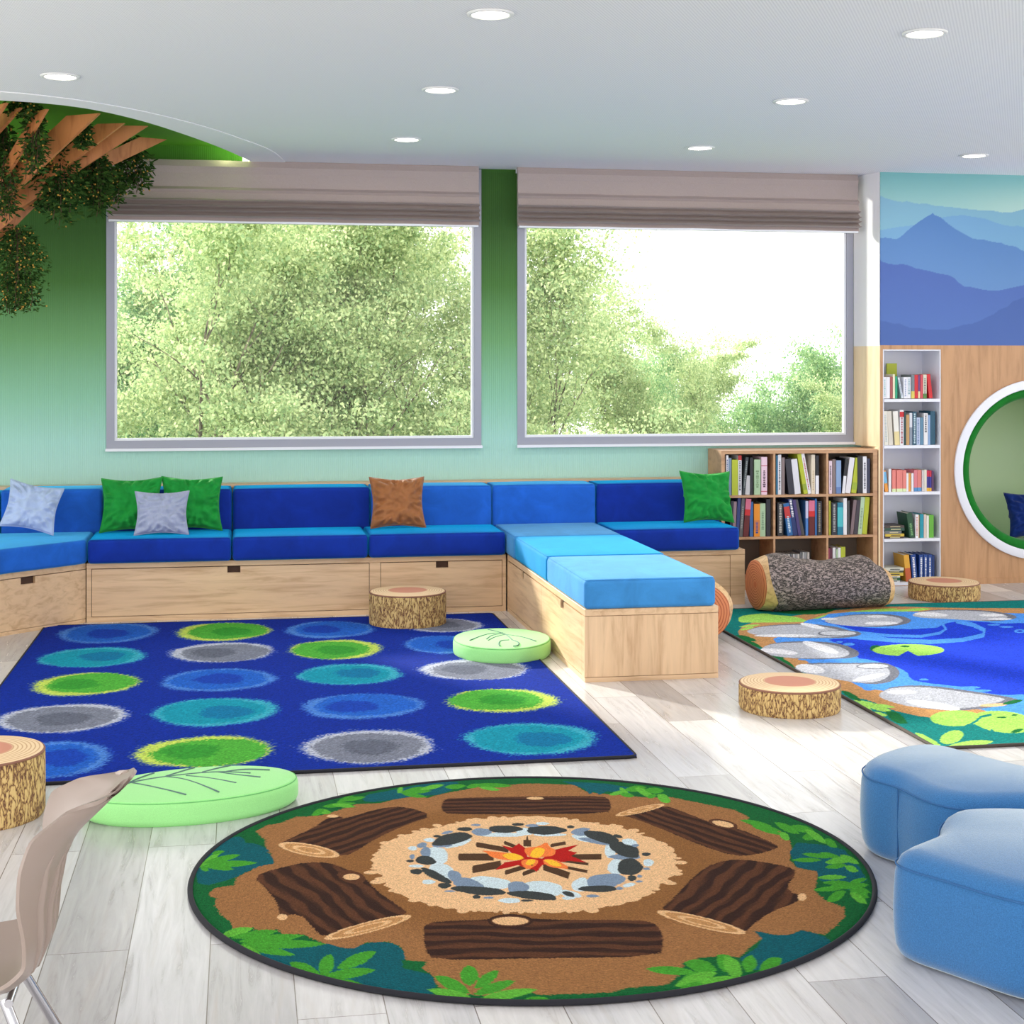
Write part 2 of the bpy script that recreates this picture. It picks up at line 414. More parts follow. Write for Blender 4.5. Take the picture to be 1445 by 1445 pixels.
#@@ROOM
# ------------------------------------------------------------------ the room
XL, XR, YB = -4.2, 7.2, -2.4
struct(MB().box(XL, XR, YB, 9.6, -.12, 0), 'floor', M['floor'])
inner = [(.09,9.36),(-.04,8.878),(-.18,8.48),(-.325,8.122),(-.47,7.80),(-.632,7.546),(-.74,7.43),(-.87,7.347),(-1.08,7.288),(-1.5,7.27),(-2.0,7.38),(-2.5,7.68),(-2.85,8.1),(-3.05,8.7),(-3.1,9.36)]
outer = [(.279,9.36),(.199,8.836),(.11,8.57),(0,8.317),(-.13,8.02),(-.276,7.763),(-.46,7.49),(-.673,7.273),(-.85,7.15),(-1.047,7.062),(-1.5,7.0),(-2.1,7.1),(-2.7,7.45),(-3.15,8.0),(-3.33,8.7),(-3.4,9.36)]
def chaikin(p, it=2):
    for _ in range(it):
        q = [p[0]]
        for a, b in zip(p[:-1], p[1:]): q += [(a[0]*.75+b[0]*.25, a[1]*.75+b[1]*.25), (a[0]*.25+b[0]*.75, a[1]*.25+b[1]*.75)]
        p = q+[p[-1]]
    return p
inner = chaikin(inner); outer = chaikin(outer)
struct(MB().prism([(XR,YB),(XR,9.36)]+outer+[(XL,9.36),(XL,YB)], CEIL, CEIL+.08), 'ceiling', M['ceiling'])
# flat plaster border round the cove
n = min(len(inner), len(outer))
def resample(p, n):
    d = [0]
    for a, b in zip(p[:-1], p[1:]): d.append(d[-1]+math.dist(a, b))
    out = []
    for i in range(n):
        t = d[-1]*i/(n-1); j = max(k for k in range(len(d)) if d[k] <= t+1e-9); j = min(j, len(p)-2); f = (t-d[j])/(d[j+1]-d[j])
        out.append((p[j][0]*(1-f)+p[j+1][0]*f, p[j][1]*(1-f)+p[j+1][1]*f))
    return out
ri, ro = resample(inner, 80), resample(outer, 80)
mb = MB(); vs = [(x,y,z) for (x,y) in ri for z in (CEIL-.004, CEIL+.1)]+[(x,y,z) for (x,y) in ro for z in (CEIL-.004, CEIL+.1)]
fs = []
for i in range(79):
    a, b = 2*i, 2*(i+1); c, d = 160+2*i, 160+2*(i+1)
    fs += [(a,b,d,c), (a+1,c+1,d+1,b+1), (a,a+1,b+1,b), (c,d,d+1,c+1)]
struct(mb.add(vs, fs), 'trim_1', M['plaster'], smooth='auto')
struct(MB().box(-3.6, .6, 6.9, 9.36, CEIL+.1, CEIL+.14), 'ceiling_recess', M['recess_green'])
# window wall
W1 = (-.784, 1.46); W2 = (1.686, 3.885); SILL = .895
mb = MB(); T0, T1 = WALL_Y, 9.46
mb.box(XL, 3.95, T0, T1, 0, SILL).box(XL, W1[0], T0, T1, SILL, CEIL+.12).box(W1[1], W2[0], T0, T1, SILL, CEIL+.12).box(W2[1], 3.95, T0, T1, SILL, CEIL+.12)
mb.box(W1[0], W1[1], T0, T1, 2.595, CEIL+.12).box(W2[0], W2[1], T0, T1, 2.595, CEIL+.12)
struct(mb, 'wall_back', M['ombre'])
for nm_, xa, xb in (('wall_left', XL-.12, XL), ('wall_right', XR, XR+.12)):     # unseen side walls opened to light the ceiling: low kerb, head and posts
    m = MB().box(xa, xb, YB, 9.6, 0, .12).box(xa, xb, YB, 9.6, CEIL-.1, CEIL+.14).box(xa, xb, 8.9, 9.6, .12, CEIL-.1)
    for yy in (YB, .4, 3.2, 6.0): m.box(xa, xb, yy, yy+.1, .12, CEIL-.1)
    struct(m, nm_, M['plaster'])
for i, (a, b) in enumerate((W1, W2)):
    w = empty('window_%d' % (i+1), ((a+b)/2, WALL_Y, SILL)); w['kind'] = 'structure'
    h = 2.595-SILL; l, r = -(b-a)/2, (b-a)/2
    def fr(t, y0, y1, ins, zb=0):
        m = MB(); L0, R0, B0, U0 = l+ins, r-ins, ins+zb, h-ins
        return m.box(L0, L0+t, y0, y1, B0, U0).box(R0-t, R0, y0, y1, B0, U0).box(L0+t, R0-t, y0, y1, B0, B0+t).box(L0+t, R0-t, y0, y1, U0-t, U0)
    fr(.046, -.006, .04, 0).build('window_frame', M['frame'], w)
    fr(.014, .004, .04, .046).build('window_bead', M['frame_light'], w)
    MB().box(l+.05, r-.05, .03, .036, .05, h-.05).build('glass', M['glass'], w)
    MB().box(l-.004, r+.004, -.03, .02, -.016, .0).build('window_sill', M['frame_light'], w)
# roman blinds
def blind(x0, x1, label):
    o = empty('roman_blind', ((x0+x1)/2, 9.28, CEIL), 0, label, 'blind', 'folded roman blinds over the two windows')
    w = (x1-x0)/2
    prof = [(.0,0),(-.045,-.001),(-.055,-.04),(-.05,-.08),(-.048,-.16),(-.06,-.178),(-.052,-.192),(-.058,-.232),(-.075,-.243),(-.05,-.25),
            (-.062,-.268),(-.08,-.277),(-.052,-.284),(-.064,-.298),(-.082,-.306),(-.053,-.313),(-.066,-.33),(-.083,-.337),(-.055,-.343),(-.06,-.362),(-.03,-.364),(-.02,-.34),(-.02,-.02)]
    nx = 24; mb = MB(); n = len(prof)
    prof = [(y-(max(0, -y-.05))*1.1, z) for y, z in prof]
    vs = [(-w+2*w*i/nx, y+.003*sin(i*1.7+z*20), z*(.995+.004*sin(i*.9))) for i in range(nx+1) for (y, z) in prof]
    fs = [(i*n+k, i*n+k+1, (i+1)*n+k+1, (i+1)*n+k) for i in range(nx) for k in range(n-1)]+[tuple(range(n))[::-1], tuple(nx*n+k for k in range(n))]
    mb.add(vs, fs).build('folded_fabric', M['blind'], o)
    MB().box(-w, w, -.01, .03, -.03, -.001).build('headrail', M['frame_light'], o)
    MB().box(-w+.005, w-.005, -.066, -.03, -.372, -.358).build('hem_bar', M['frame_light'], o)
blind(-.765, 1.425, 'taupe roman blind gathered above the left window with hanging vines before it')
blind(1.667, 3.865, 'taupe roman blind gathered above the right window')

# return wall between window and shelf wall
FY = 9.08
splay = [(3.888,WALL_Y-.001),(3.944,FY),(3.949,FY),(3.949,WALL_Y-.001)]
struct(MB().prism(splay, 1.51, CEIL+.05), 'wall_return', M['plaster'])
struct(MB().prism(splay, .875, 1.51).box(3.938, 3.949, FY, WALL_Y, 0, .875), 'trim_2', M['oak_sunlit'])
# panelled wall with shelf niche and round opening
CX, CZ, RO = 5.018, .7225, .575
mb = MB()
PT = 1.514
mb.box(3.95, 3.967, FY, FY+.02, 0, PT).box(3.967, 4.357, FY, FY+.02, 1.488, PT).box(3.967, 4.357, FY, FY+.02, 0, .02)
def plate_hole(mb, x0, x1, z0, z1, cx, cz, r, y0, y1, n=96):
    out = []; inn = []
    for i in range(n):
        t = 2*pi*i/n+pi/n*0; c, s_ = cos(t), sin(t)
        k = min((x1-cx)/c if c > 1e-9 else ((x0-cx)/c if c < -1e-9 else 1e9), (z1-cz)/s_ if s_ > 1e-9 else ((z0-cz)/s_ if s_ < -1e-9 else 1e9))
        out.append([cx+c*k, cz+s_*k]); inn.append((cx+r*c, cz+r*s_))
    for X_, Z_ in ((x0,z0),(x0,z1),(x1,z0),(x1,z1)):   # snap nearest to the corners
        j = min(range(n), key=lambda i: math.dist(out[i], (X_, Z_))); out[j] = [X_, Z_]
    vs = [(x,y0,z) for x,z in out]+[(x,y0,z) for x,z in inn]+[(x,y1,z) for x,z in out]+[(x,y1,z) for x,z in inn]
    fs = []
    for i in range(n):
        j = (i+1) % n; fs += [(i,j,n+j,n+i), (2*n+i,3*n+i,3*n+j,2*n+j), (n+i,n+j,3*n+j,3*n+i), (i,2*n+i,2*n+j,j)]
    mb.add(vs, fs)
plate_hole(mb, 4.357, 6.2, 0, PT, CX, CZ, RO-.01, FY, FY+.02)
mb.box(6.2, XR, FY, FY+.02, 0, PT)
struct(mb, 'wall_panelled', M['oak_panel'])
struct(MB().box(4.357, XR, FY-.006, FY, 0, .035), 'baseboard_right', M['oak_panel'])
# mural above
mx0, mx1, mz0, mz1 = 3.946, 6.9, PT, 2.60
nu, nv = 640, 236
gx, gz = np.meshgrid(np.linspace(mx0, mx1, nu), np.linspace(mz0, mz1, nv)); GX, GZ = gx.ravel(), gz.ravel()
cv = Canvas(GX, GZ, (0,0,0))
t = (GZ-mz0)/(mz1-mz0)
cv.C[:] = np.array((170,212,208))+(np.array((118,186,190))-np.array((170,212,208)))*np.clip((t-.7)/.3,0,1)[:,None]
glow = np.exp(-((GX-5.0)**2/.25+(GZ-2.40)**2/.02)); cv.C += glow[:,None]*np.array((30,18,10))
def mc(pts):  # wall crop to metres
    return [wall_pt(1180+x/4.815, 200+y/4.815, FY) for x, y in pts]
def ridge(pts, ctop, cbot, ext):
    p = mc(pts); p = p+[(x, z) for x, z in ext]; poly = [(mx0-.1, p[0][1])]+p+[(mx1+.1, p[-1][1]), (mx1+.1, mz0-.1), (mx0-.1, mz0-.1)]
    i = cv.inside(poly); f = np.clip((GZ[i]-mz0)/(max(q[1] for q in p)-mz0), 0, 1)[:,None]
    cv.C[i] = np.array(cbot)*(1-f)+np.array(ctop)*f
ridge([(290,362),(340,385),(400,402),(450,410),(480,403),(520,415),(560,422),(610,420),(670,435),(760,442),(900,458),(1000,468),(1070,470),(1130,482),(1200,478),(1276,458)], (124,178,208), (150,205,205), [(5.2,2.36),(5.7,2.28),(6.3,2.36),(6.9,2.3)])
ridge([(290,603),(360,590),(430,578),(520,568),(620,545),(730,512),(800,502),(870,500),(930,510),(1010,522),(1080,548),(1150,568),(1200,576),(1230,570),(1276,580)], (112,166,212), (140,196,214), [(5.1,2.2),(5.5,2.14),(6.2,2.2),(6.9,2.1)])
ridge([(290,652),(340,652),(410,662),(440,645),(500,590),(560,545),(620,505),(640,497),(655,485),(668,497),(712,515),(740,540),(790,580),(830,605),(880,632),(930,660),(1000,665),(1060,680),(1125,688),(1150,702),(1220,712),(1250,732),(1276,745)], (76,124,190), (116,160,212), [(5.1,2.0),(5.6,2.05),(6.1,2.2),(6.9,2.0)])
ridge([(290,800),(320,818),(360,830),(410,836),(440,830),(480,836),(540,860),(620,876),(700,896),(770,908),(800,925),(830,955),(870,985),(910,985),(980,1002),(1050,1012),(1110,1010),(1180,995),(1276,975)], (70,100,178), (84,120,194), [(5.1,1.96),(5.6,2.0),(6.2,1.9),(6.9,1.95)])
ridge([(290,1215),(340,1222),(400,1238),(430,1236),(500,1264),(570,1266),(620,1276),(700,1278),(760,1276),(830,1255),(870,1242),(920,1238),(980,1215),(1040,1185),(1075,1170),(1100,1145),(1170,1118),(1200,1085),(1276,1058)], (66,98,172), (72,104,178), [(5.1,1.85),(5.7,1.75),(6.9,1.8)])
me = grid_mesh('wall_mural', np.stack([GX, np.full_like(GX, FY), GZ], -1), nu, nv); cv.C = cv.C*.84+np.array((118,120,126))*.1
set_colors(me, cv.C)
o = link('wall_mural', me, M['mural']); o['kind'] = 'structure'
struct(MB().box(3.946, XR, FY+.002, FY+.03, PT, CEIL+.05), 'wall_upper', M['plaster'])
# outside lawn
struct(MB().box(-40, 50, 9.7, 90, -4.6, -4.4), 'ground', M['lawn'])

# downlights
def downlight(x, y, label):
    o = empty('downlight', (x, y, CEIL), 0, label, 'ceiling light', 'round recessed downlights')
    n = 40; mb = MB(); vs = []
    for r, z in ((.082,-.001),(.08,-.007),(.066,-.008),(.062,.0)): vs += [(r*cos(2*pi*i/n), r*sin(2*pi*i/n), z) for i in range(n)]
    mb.add(vs, [(k*n+i, k*n+(i+1) % n, (k+1)*n+(i+1) % n, (k+1)*n+i) for k in range(3) for i in range(n)]).build('trim_ring', M['cap_trim'], o, smooth=True)
    MB().add([(.064*cos(2*pi*i/n), .064*sin(2*pi*i/n), -.004) for i in range(n)], [tuple(range(n))[::-1]]).build('lens', M['lens'], o, fix=False)
    la = bpy.data.lights.new('lamp_glow', 'AREA'); la.shape = 'DISK'; la.size = .12; la.energy = 5; la.color = (1,.95,.87)
    lo = bpy.data.objects.new('lamp_glow', la); COL.objects.link(lo); lo.parent = o; lo.location = (0,0,-.02)
for x, y, l in ((.846,5.216,'largest round downlight, nearest of the middle row at the top edge of the photo'), (.862,6.69,'round downlight, middle one of the three in the central row'), (.873,8.19,'small round downlight in front of the left blind'),
                (2.452,5.242,'round downlight near the top right corner, nearest of the right row'), (2.48,6.70,'round downlight in the middle of the right row'), (2.515,8.226,'small round downlight in front of the right blind'),
                (-.745,6.654,'round downlight at the far left beside the curved green recess'), (4.165,8.256,'small round downlight in front of the mountain mural')):
    downlight(x, y, l)
o = empty('cove_light', (.035, 9.27, 2.625), 0, 'bright yellow-green cove light at the right end of the recess', 'light')
MB().box(-.025, .025, -.02, .02, -.02, .005).build('diffuser', M['cove_led'], o)
la = bpy.data.lights.new('lamp_glow', 'POINT'); la.energy = .5; la.color = (.9,1,.5); la.shadow_soft_size = .03
lo = bpy.data.objects.new('lamp_glow', la); COL.objects.link(lo); lo.parent = o; lo.location = (-.12,-.06,.03)
#@@FURN
# ------------------------------------------------------------------ storage benches
BH = .32
def notch_panel(mb, x0, x1, z0, z1, y0, y1, nx, nw=.07, nh=.034):
    mb.box(x0, nx-nw/2, y0, y1, z0, z1).box(nx+nw/2, x1, y0, y1, z0, z1).box(nx-nw/2, nx+nw/2, y0, y1, z0, z1-nh)
# main bench
B0, B1, BF = -.82, 1.475, 8.55
b = empty('storage_bench', (0,BF,0), 0, 'long oak storage bench with wide drawers along the window wall', 'bench', 'oak storage benches')
MB().box(B0, B1, .02, .36, .0, BH-.03).build('carcass', M['dark_gap'], b)
MB().box(B0, B1, -.004, .69, BH-.03, BH).build('bench_top', M['oak_x'], b, bevel=.002, seg=1)
MB().box(B0, B1, .0, .36, .0, .028).box(B0, -.795, .0, .3, .028, BH-.03).box(.705, .765, .0, .3, .028, BH-.03).box(1.455, B1, .0, .3, .028, BH-.03).build('front_frame', M['oak_x'], b)
MB().box(-3.4, 2.87, .68, .805, 0, .685).build('back_ledge', M['oak_x'], b)
for x0, x1, nx in ((-.792,.702,-.038), (.768,1.452,1.112)):
    m = MB(); notch_panel(m, x0, x1, .031, BH-.034, .0, .018, nx)
    d = m.build('drawer', M['oak_x'], b); MB().box(nx-.035, nx+.035, .018, .0195, BH-.07, BH-.033).build('handle_cutout_shade', M['dark_gap'], d)
# L bench
b = empty('storage_bench', (1.482,6.56,0), 0, 'oak storage bench projecting into the room with a plain end panel', 'bench', 'oak storage benches')
LW = .607; LD = 1.985
MB().box(.012, LW-.012, .02, LD-.01, 0, BH-.03).build('carcass', M['dark_gap'], b)
MB().box(.0, LW, -.004, LD, BH-.03, BH).build('bench_top', M['oak_y'], b, bevel=.002, seg=1)
MB().box(0, LW, 0, .02, .022, BH-.032).build('end_panel', M['oak_z'], b)
MB().box(0, LW, -.002, .02, 0, .020).build('plinth', M['oak_x'], b)
MB().box(LW-.012, LW, .02, LD, 0, BH-.032).build('side_panel', M['oak_y'], b)
MB().box(0, .012, .02, LD, 0, .022).box(0, .012, .02, .06, .022, BH-.032).box(0,.012,LD-.03,LD,.022,BH-.032).build('side_frame', M['oak_y'], b)
for y0, y1, ny in ((.063,.98,.484), (.984,LD-.033,1.511)):
    m = MB(); m.box(0, .011, y0, ny-.035, .025, BH-.036).box(0, .011, ny+.035, y1, .025, BH-.036).box(0, .011, ny-.035, ny+.035, .025, BH-.072)
    d = m.build('drawer', M['oak_y'], b)
# right bench
b = empty('storage_bench', (2.092,8.545,0), 0, 'short oak storage bench under the dark seat beside the cube bookcase', 'bench', 'oak storage benches')
MB().box(.0, .775, .02, .5, 0, BH-.03).build('carcass', M['dark_gap'], b)
MB().box(.0, .79, -.004, .66, BH-.03, BH).build('bench_top', M['oak_x'], b, bevel=.002, seg=1)
MB().box(0, .7, 0, .02, .028, BH-.033).build('front_panel', M['oak_x'], b)
MB().box(.703, .79, 0, .5, 0, BH-.031).box(0,.7,0,.3,0,.026).build('end_frame', M['oak_x'], b)
# left curved bench
def arc(c, r, a0, a1, n): return [(c[0]+r*cos(radians(a0+(a1-a0)*i/n)), c[1]+r*sin(radians(a0+(a1-a0)*i/n))) for i in range(n+1)]
def curve_line(pts, n=20):
    return resample(chaikin(pts, 3), n)
front = curve_line([(-.825,8.555),(-.96,8.42),(-1.215,8.197),(-1.46,7.86),(-1.58,7.45),(-1.60,6.9)], 24)
backl = [(-.825,9.24),(-1.5,9.24),(-2.1,9.0),(-2.3,8.4),(-2.3,6.9)]
b = empty('storage_bench', (0,0,0), 0, 'curved oak corner bench with a drawer at the left edge of the photo', 'bench', 'oak storage benches')
def offset(line, d):
    out = []
    for i, (x, y) in enumerate(line):
        x0, y0 = line[max(i-1,0)]; x1, y1 = line[min(i+1, len(line)-1)]; l = math.hypot(x1-x0, y1-y0); out.append((x-(y1-y0)/l*d, y+(x1-x0)/l*d))
    return out
fi = offset(front, -.02)
MB().prism(front+backl[::-1], BH-.03, BH).build('bench_top', M['oak_x'], b)
MB().prism(fi+backl[::-1], 0, BH-.03).build('carcass', M['dark_gap'], b)
def strip(mb, line, line2, z0, z1):
    n = len(line); vs = [(x,y,z0) for x,y in line]+[(x,y,z1) for x,y in line]+[(x,y,z0) for x,y in line2]+[(x,y,z1) for x,y in line2]
    fs = []
    for i in range(n-1): fs += [(i,i+1,n+i+1,n+i), (2*n+i,3*n+i,3*n+i+1,2*n+i+1), (n+i,n+i+1,3*n+i+1,3*n+i), (i,2*n+i,2*n+i+1,i+1)]
    fs += [(0,n,3*n,2*n), (n-1,3*n-1,4*n-1,2*n-1)]
    return mb.add(vs, fs)
strip(MB(), front, fi, 0, .02).build('plinth', M['oak_x'], b)
# drawer front with notch near u=52
fr_ = resample(front, 90); fr2 = offset(fr_, -.018)
notch = wall_pt(52, 820, 8.42)[0]
k = min(range(90), key=lambda i: abs(fr_[i][0]-(-1.085)))
mb = MB(); strip(mb, fr_[:k-1], fr2[:k-1], .022, BH-.034); strip(mb, fr_[k+2:], fr2[k+2:], .022, BH-.034); strip(mb, fr_[k-2:k+3], fr2[k-2:k+3], .022, BH-.07)
mb.build('drawer', M['oak_x'], b)

# ------------------------------------------------------------------ cushions of the bench
def rbox(name, x0, x1, y0, y1, z0, z1, mat, label, group, r=.022, crown=.004):
    w, d, h = x1-x0, y1-y0, z1-z0
    me = bpy.data.meshes.new(name); bm = bmesh.new(); bmesh.ops.create_cube(bm, size=1)
    for v in bm.verts: v.co = Vector((v.co.x*w, v.co.y*d, (v.co.z+.5)*h))
    bmesh.ops.bevel(bm, geom=bm.edges[:], offset=r, segments=5, affect='EDGES', profile=.5)
    bmesh.ops.subdivide_edges(bm, edges=[e for e in bm.edges if e.calc_length() > .1], cuts=5, use_grid_fill=True)
    for v in bm.verts:
        fx, fy, fz = 2*v.co.x/w, 2*v.co.y/d, 2*v.co.z/h-1
        v.co.z += crown*2*(1-fx**2)*(1-fy**2)*(1 if fz > 0 else 0); v.co.y += crown*(1-fx**2)*(1-fz**2)*(-1 if fy < 0 else 1)
        v.co += Vector((mnoise.noise(v.co*9), mnoise.noise(v.co*9+Vector((5,0,0))), 0))*.0015
    bm.to_mesh(me); bm.free(); me.materials.append(mat); me.shade_smooth()
    o = bpy.data.objects.new(name, me); COL.objects.link(o); o.location = ((x0+x1)/2, (y0+y1)/2, z0)
    tag(o, label, 'cushion', group)
    q = r*.62; e = .0018; zt = h-r*.12; a, c = w/2-q*.55, d/2-q*.55
    pts = []
    for cx_, cy_, s0 in ((a-q,c-q,0),(-a+q,c-q,90),(-a+q,-c+q,180),(a-q,-c+q,270)):
        for t in range(0, 91, 18): pts.append((cx_+q*cos(radians(s0+t)), cy_+q*sin(radians(s0+t)), zt-.001))
    MB().loop_tube(pts, e, 5).build('top_seam', mat, o, smooth=True)
    return o
SG = 'blue seat cushions on the oak benches'; BG = 'blue back cushions along the window wall'
SF = 8.505; ST = .45; BY = 8.955
for x0, x1, y0, y1, mat, lab in (
    (-.812,-.052,SF,BY-.003,'velvet_dark','dark blue seat cushion under the green and grey pillows'),
    (-.046,.693,SF,BY-.003,'velvet_dark','dark blue seat cushion between the two pillow groups, no pillow on it'),
    (.699,1.468,SF,BY-.003,'velvet_dark','dark blue seat cushion with the brown pillow on it'),
    (1.474,2.085,8.29,BY-.003,'velvet_light','pale blue corner seat cushion where the projecting bench meets the back row'),
    (2.091,2.84,SF,BY-.003,'velvet_dark','dark blue seat cushion beside the cube bookcase under the right green pillow'),
    (1.478,2.085,7.40,8.284,'velvet_bright','bright azure seat cushion in the middle of the projecting bench'),
    (1.478,2.075,6.545,7.394,'velvet_light','light blue seat cushion at the open end of the projecting bench')):
    rbox('seat_cushion', x0, x1, y0, y1, BH, ST, M[mat], lab, SG)
for x0, x1, mat, lab in ((-.768,-.052,'velvet_dark','dark royal blue back cushion behind the green and grey pillows'), (-.046,.741,'velvet_dark','dark royal blue back cushion without a pillow, left of the brown pillow'),
    (.747,1.461,'velvet_mid','mid blue back cushion behind the brown pillow'), (1.467,2.092,'velvet_mid','mid blue back cushion behind the projecting bench'), (2.098,2.865,'velvet_dark','dark royal blue back cushion behind the right green pillow')):
    rbox('back_cushion', x0, x1, BY, 9.23, BH, .678, M[mat], lab, BG)
# corner cushions on the curved bench
def poly_cushion(name, poly, z0, z1, mat, label, group, bevel=.02, cat='cushion'):
    me = bpy.data.meshes.new(name); bm = bmesh.new()
    vs = [bm.verts.new((x,y,z0)) for x,y in poly]; f = bm.faces.new(vs)
    r = bmesh.ops.extrude_face_region(bm, geom=[f]); bmesh.ops.translate(bm, verts=[v for v in r['geom'] if isinstance(v, bmesh.types.BMVert)], vec=(0,0,z1-z0))
    bmesh.ops.recalc_face_normals(bm, faces=bm.faces)
    bmesh.ops.bevel(bm, geom=[e for e in bm.edges if e.calc_face_angle(0) > .6], offset=bevel, segments=5, affect='EDGES', profile=.5)
    bm.to_mesh(me); bm.free(); me.materials.append(mat); me.shade_smooth(); me.set_sharp_from_angle(angle=radians(50))
    o = bpy.data.objects.new(name, me); COL.objects.link(o); tag(o, label, cat, group); return o
fo = [p for p in offset(front, .03)]
seat_poly = [(-.818,8.53)]+[p for p in fo[1:14]]+[(fo[14][0]-.5, fo[14][1]+.1),(-1.95,8.95)]+[(-1.35,8.95),(-.818,8.95)]
poly_cushion('seat_cushion', seat_poly, BH, ST, M['velvet_mid'], 'mid blue curved corner seat cushion at the left edge', SG)
poly_cushion('back_cushion', [(-.774,8.955),(-1.325,8.955),(-1.325,9.23),(-.774,9.23)], BH, .69, M['velvet_mid'], 'mid blue back cushion behind the pale pillow on the left', BG)
poly_cushion('back_cushion', [(-1.332,8.955),(-1.70,8.88),(-1.9,9.08),(-1.332,9.23)], BH, .67, M['velvet_dark'], 'dark blue angled back cushion cut by the left edge of the photo', BG)

# ------------------------------------------------------------------ pillows
def pillow(name, w, h, t, mat, loc, tilt, yaw, roll, label, seed=0, group='loose pillows on the bench cushions'):
    n = 44; V = []
    R = Matrix.Rotation(yaw, 3, 'Z') @ Matrix.Rotation(-tilt, 3, 'X') @ Matrix.Rotation(roll, 3, 'Y')
    def pt(u, v, side):
        px = w/2*u*(1-.13*(1-abs(v)**1.7)*abs(u)**2)
        pz = h/2*v*(1-.13*(1-abs(u)**1.7)*abs(v)**2)
        e = max(0, (1-u*u)*(1-v*v)); th = t/2*e**.42
        q = Vector((u*2.2+seed, v*2.2, seed*1.3+side*.4))
        edge = 1-min(1, (1-max(abs(u), abs(v)))*1.6)
        ang = atan2(v, u)
        wr = (mnoise.noise(q*1.7)*.022+mnoise.noise(q*4)*.008*(e**.3)+.013*sin(ang*19+seed*3+3*mnoise.noise(q))*edge*min(1, e*6))
        return Vector((px, side*(th+wr*min(1, e*5)), pz))
    def row(side): return [pt(-1+2*i/n, -1+2*j/n, side) for j in range(n+1) for i in range(n+1)]
    mb = MB(); m = n+1
    fs = [(j*m+i, j*m+i+1, (j+1)*m+i+1, (j+1)*m+i) for j in range(n) for i in range(n)]
    mb.add([R @ p for p in row(-1)], fs); mb.add([R @ p for p in row(1)], [f[::-1] for f in fs])
    me = bpy.data.meshes.new(name); me.from_pydata(mb.v, [], mb.f); bm = bmesh.new(); bm.from_mesh(me)
    bmesh.ops.remove_doubles(bm, verts=bm.verts, dist=.0006); bmesh.ops.recalc_face_normals(bm, faces=bm.faces)
    bm.to_mesh(me); bm.free(); me.materials.append(mat); me.shade_smooth()
    o = bpy.data.objects.new(name, me); COL.objects.link(o)
    zmin = min(v.co.z for v in me.vertices); o.location = (loc[0], loc[1], loc[2]-zmin)
    tag(o, label, 'pillow', group); 
    rim = [R @ pt(u, v, 0) for u, v in [(-1+2*i/30, -1) for i in range(30)]+[(1, -1+2*i/30) for i in range(30)]+[(1-2*i/30, 1) for i in range(30)]+[(-1, 1-2*i/30) for i in range(30)]]
    MB().loop_tube(rim, .0028, 5).build('edge_seam', mat, o, smooth=True)
    return o
pz = ST+.006
pillow('throw_pillow', .29, .27, .11, M['pillow_pale'], (-1.13,8.76,pz), .35, .12, .22, 'pale blue-grey pillow leaning alone on the left corner seat', 1)
pillow('throw_pillow', .34, .31, .12, M['pillow_green'], (-.605,8.83,pz), .3, -.1, -.02, 'green pillow on the left, half behind the grey pillow', 2)
pillow('throw_pillow', .34, .31, .12, M['pillow_green'], (-.272,8.84,pz), .3, .1, .03, 'green pillow to the right of the grey pillow', 3)
pillow('throw_pillow', .295, .25, .10, M['pillow_grey'], (-.43,8.68,pz), .36, 0, 0, 'small grey pillow in front of the two green pillows', 4)
pillow('throw_pillow', .32, .30, .12, M['pillow_brown'], (.885,8.79,pz), .3, .05, .01, 'brown satin pillow on the seat in the middle', 5)
pillow('throw_pillow', .32, .31, .12, M['pillow_green'], (2.72,8.76,pz), .3, .1, .03, 'green pillow at the right end of the bench beside the bookcase', 6)
#@@POUFS
# ------------------------------------------------------------------ stump poufs
def stump(x, y, R, H, label, seed):
    o = empty('stump_pouf', (x, y, 0), seed*1.3, label, 'pouf', 'tree stump poufs')
    n, m = 120, 14; mb = MB(); vs = []
    prof = [(0,0)]+[(R*.975, .0), (R, .012)]+[(R, .012+(H-.03)*k/9) for k in range(1, 10)]+[(R*.985, H-.006)]
    for r, z in prof[1:]:
        for i in range(n):
            a = 2*pi*i/n; k = 1+.012*mnoise.noise(Vector((cos(a)*3+seed, sin(a)*3, z*4)))+.006*mnoise.noise(Vector((cos(a)*22, sin(a)*22, z*8+seed)))
            vs.append((r*k*cos(a), r*k*sin(a), z))
    rows = len(prof)-1
    fs = [(k*n+i, k*n+(i+1) % n, (k+1)*n+(i+1) % n, (k+1)*n+i) for k in range(rows-1) for i in range(n)]+[tuple(range(n))[::-1]]
    mb.add(vs, fs).build('bark_side', M['bark'], o, smooth='auto')
    vs = []; fs = []
    for q, (r, z) in enumerate(((R*.985, H-.006),(R*.97, H),(R*.8, H+.003),(R*.5,H+.004),(R*.2,H+.004))): vs += [(r*cos(2*pi*i/n), r*sin(2*pi*i/n), z) for i in range(n)]
    fs = [(k*n+i, k*n+(i+1) % n, (k+1)*n+(i+1) % n, (k+1)*n+i) for k in range(4) for i in range(n)]+[tuple(4*n+i for i in range(n))]
    MB().add(vs, fs).build('ringed_top', M['stump_top'], o, smooth='auto')
    MB().loop_tube([(R*.985*cos(2*pi*i/60), R*.985*sin(2*pi*i/60), H-.005) for i in range(60)], .004, 6).build('piping', simple('stump_piping', rgb(140,96,78), .8), o, smooth=True)
stump(.88, 8.2, .205, .18, 'bark stump pouf at the back edge of the dotted blue rug before the bench', 1)
stump(2.19, 5.93, .204, .105, 'low bark stump pouf on bare floor between the bench end and the ottomans', 2)
stump(4.13, 8.57, .208, .1, 'low bark stump pouf in front of the white shelves', 3)
stump(-.80, 4.95, .2, .2, 'tall bark stump pouf cut by the left edge near the plastic chair', 4)

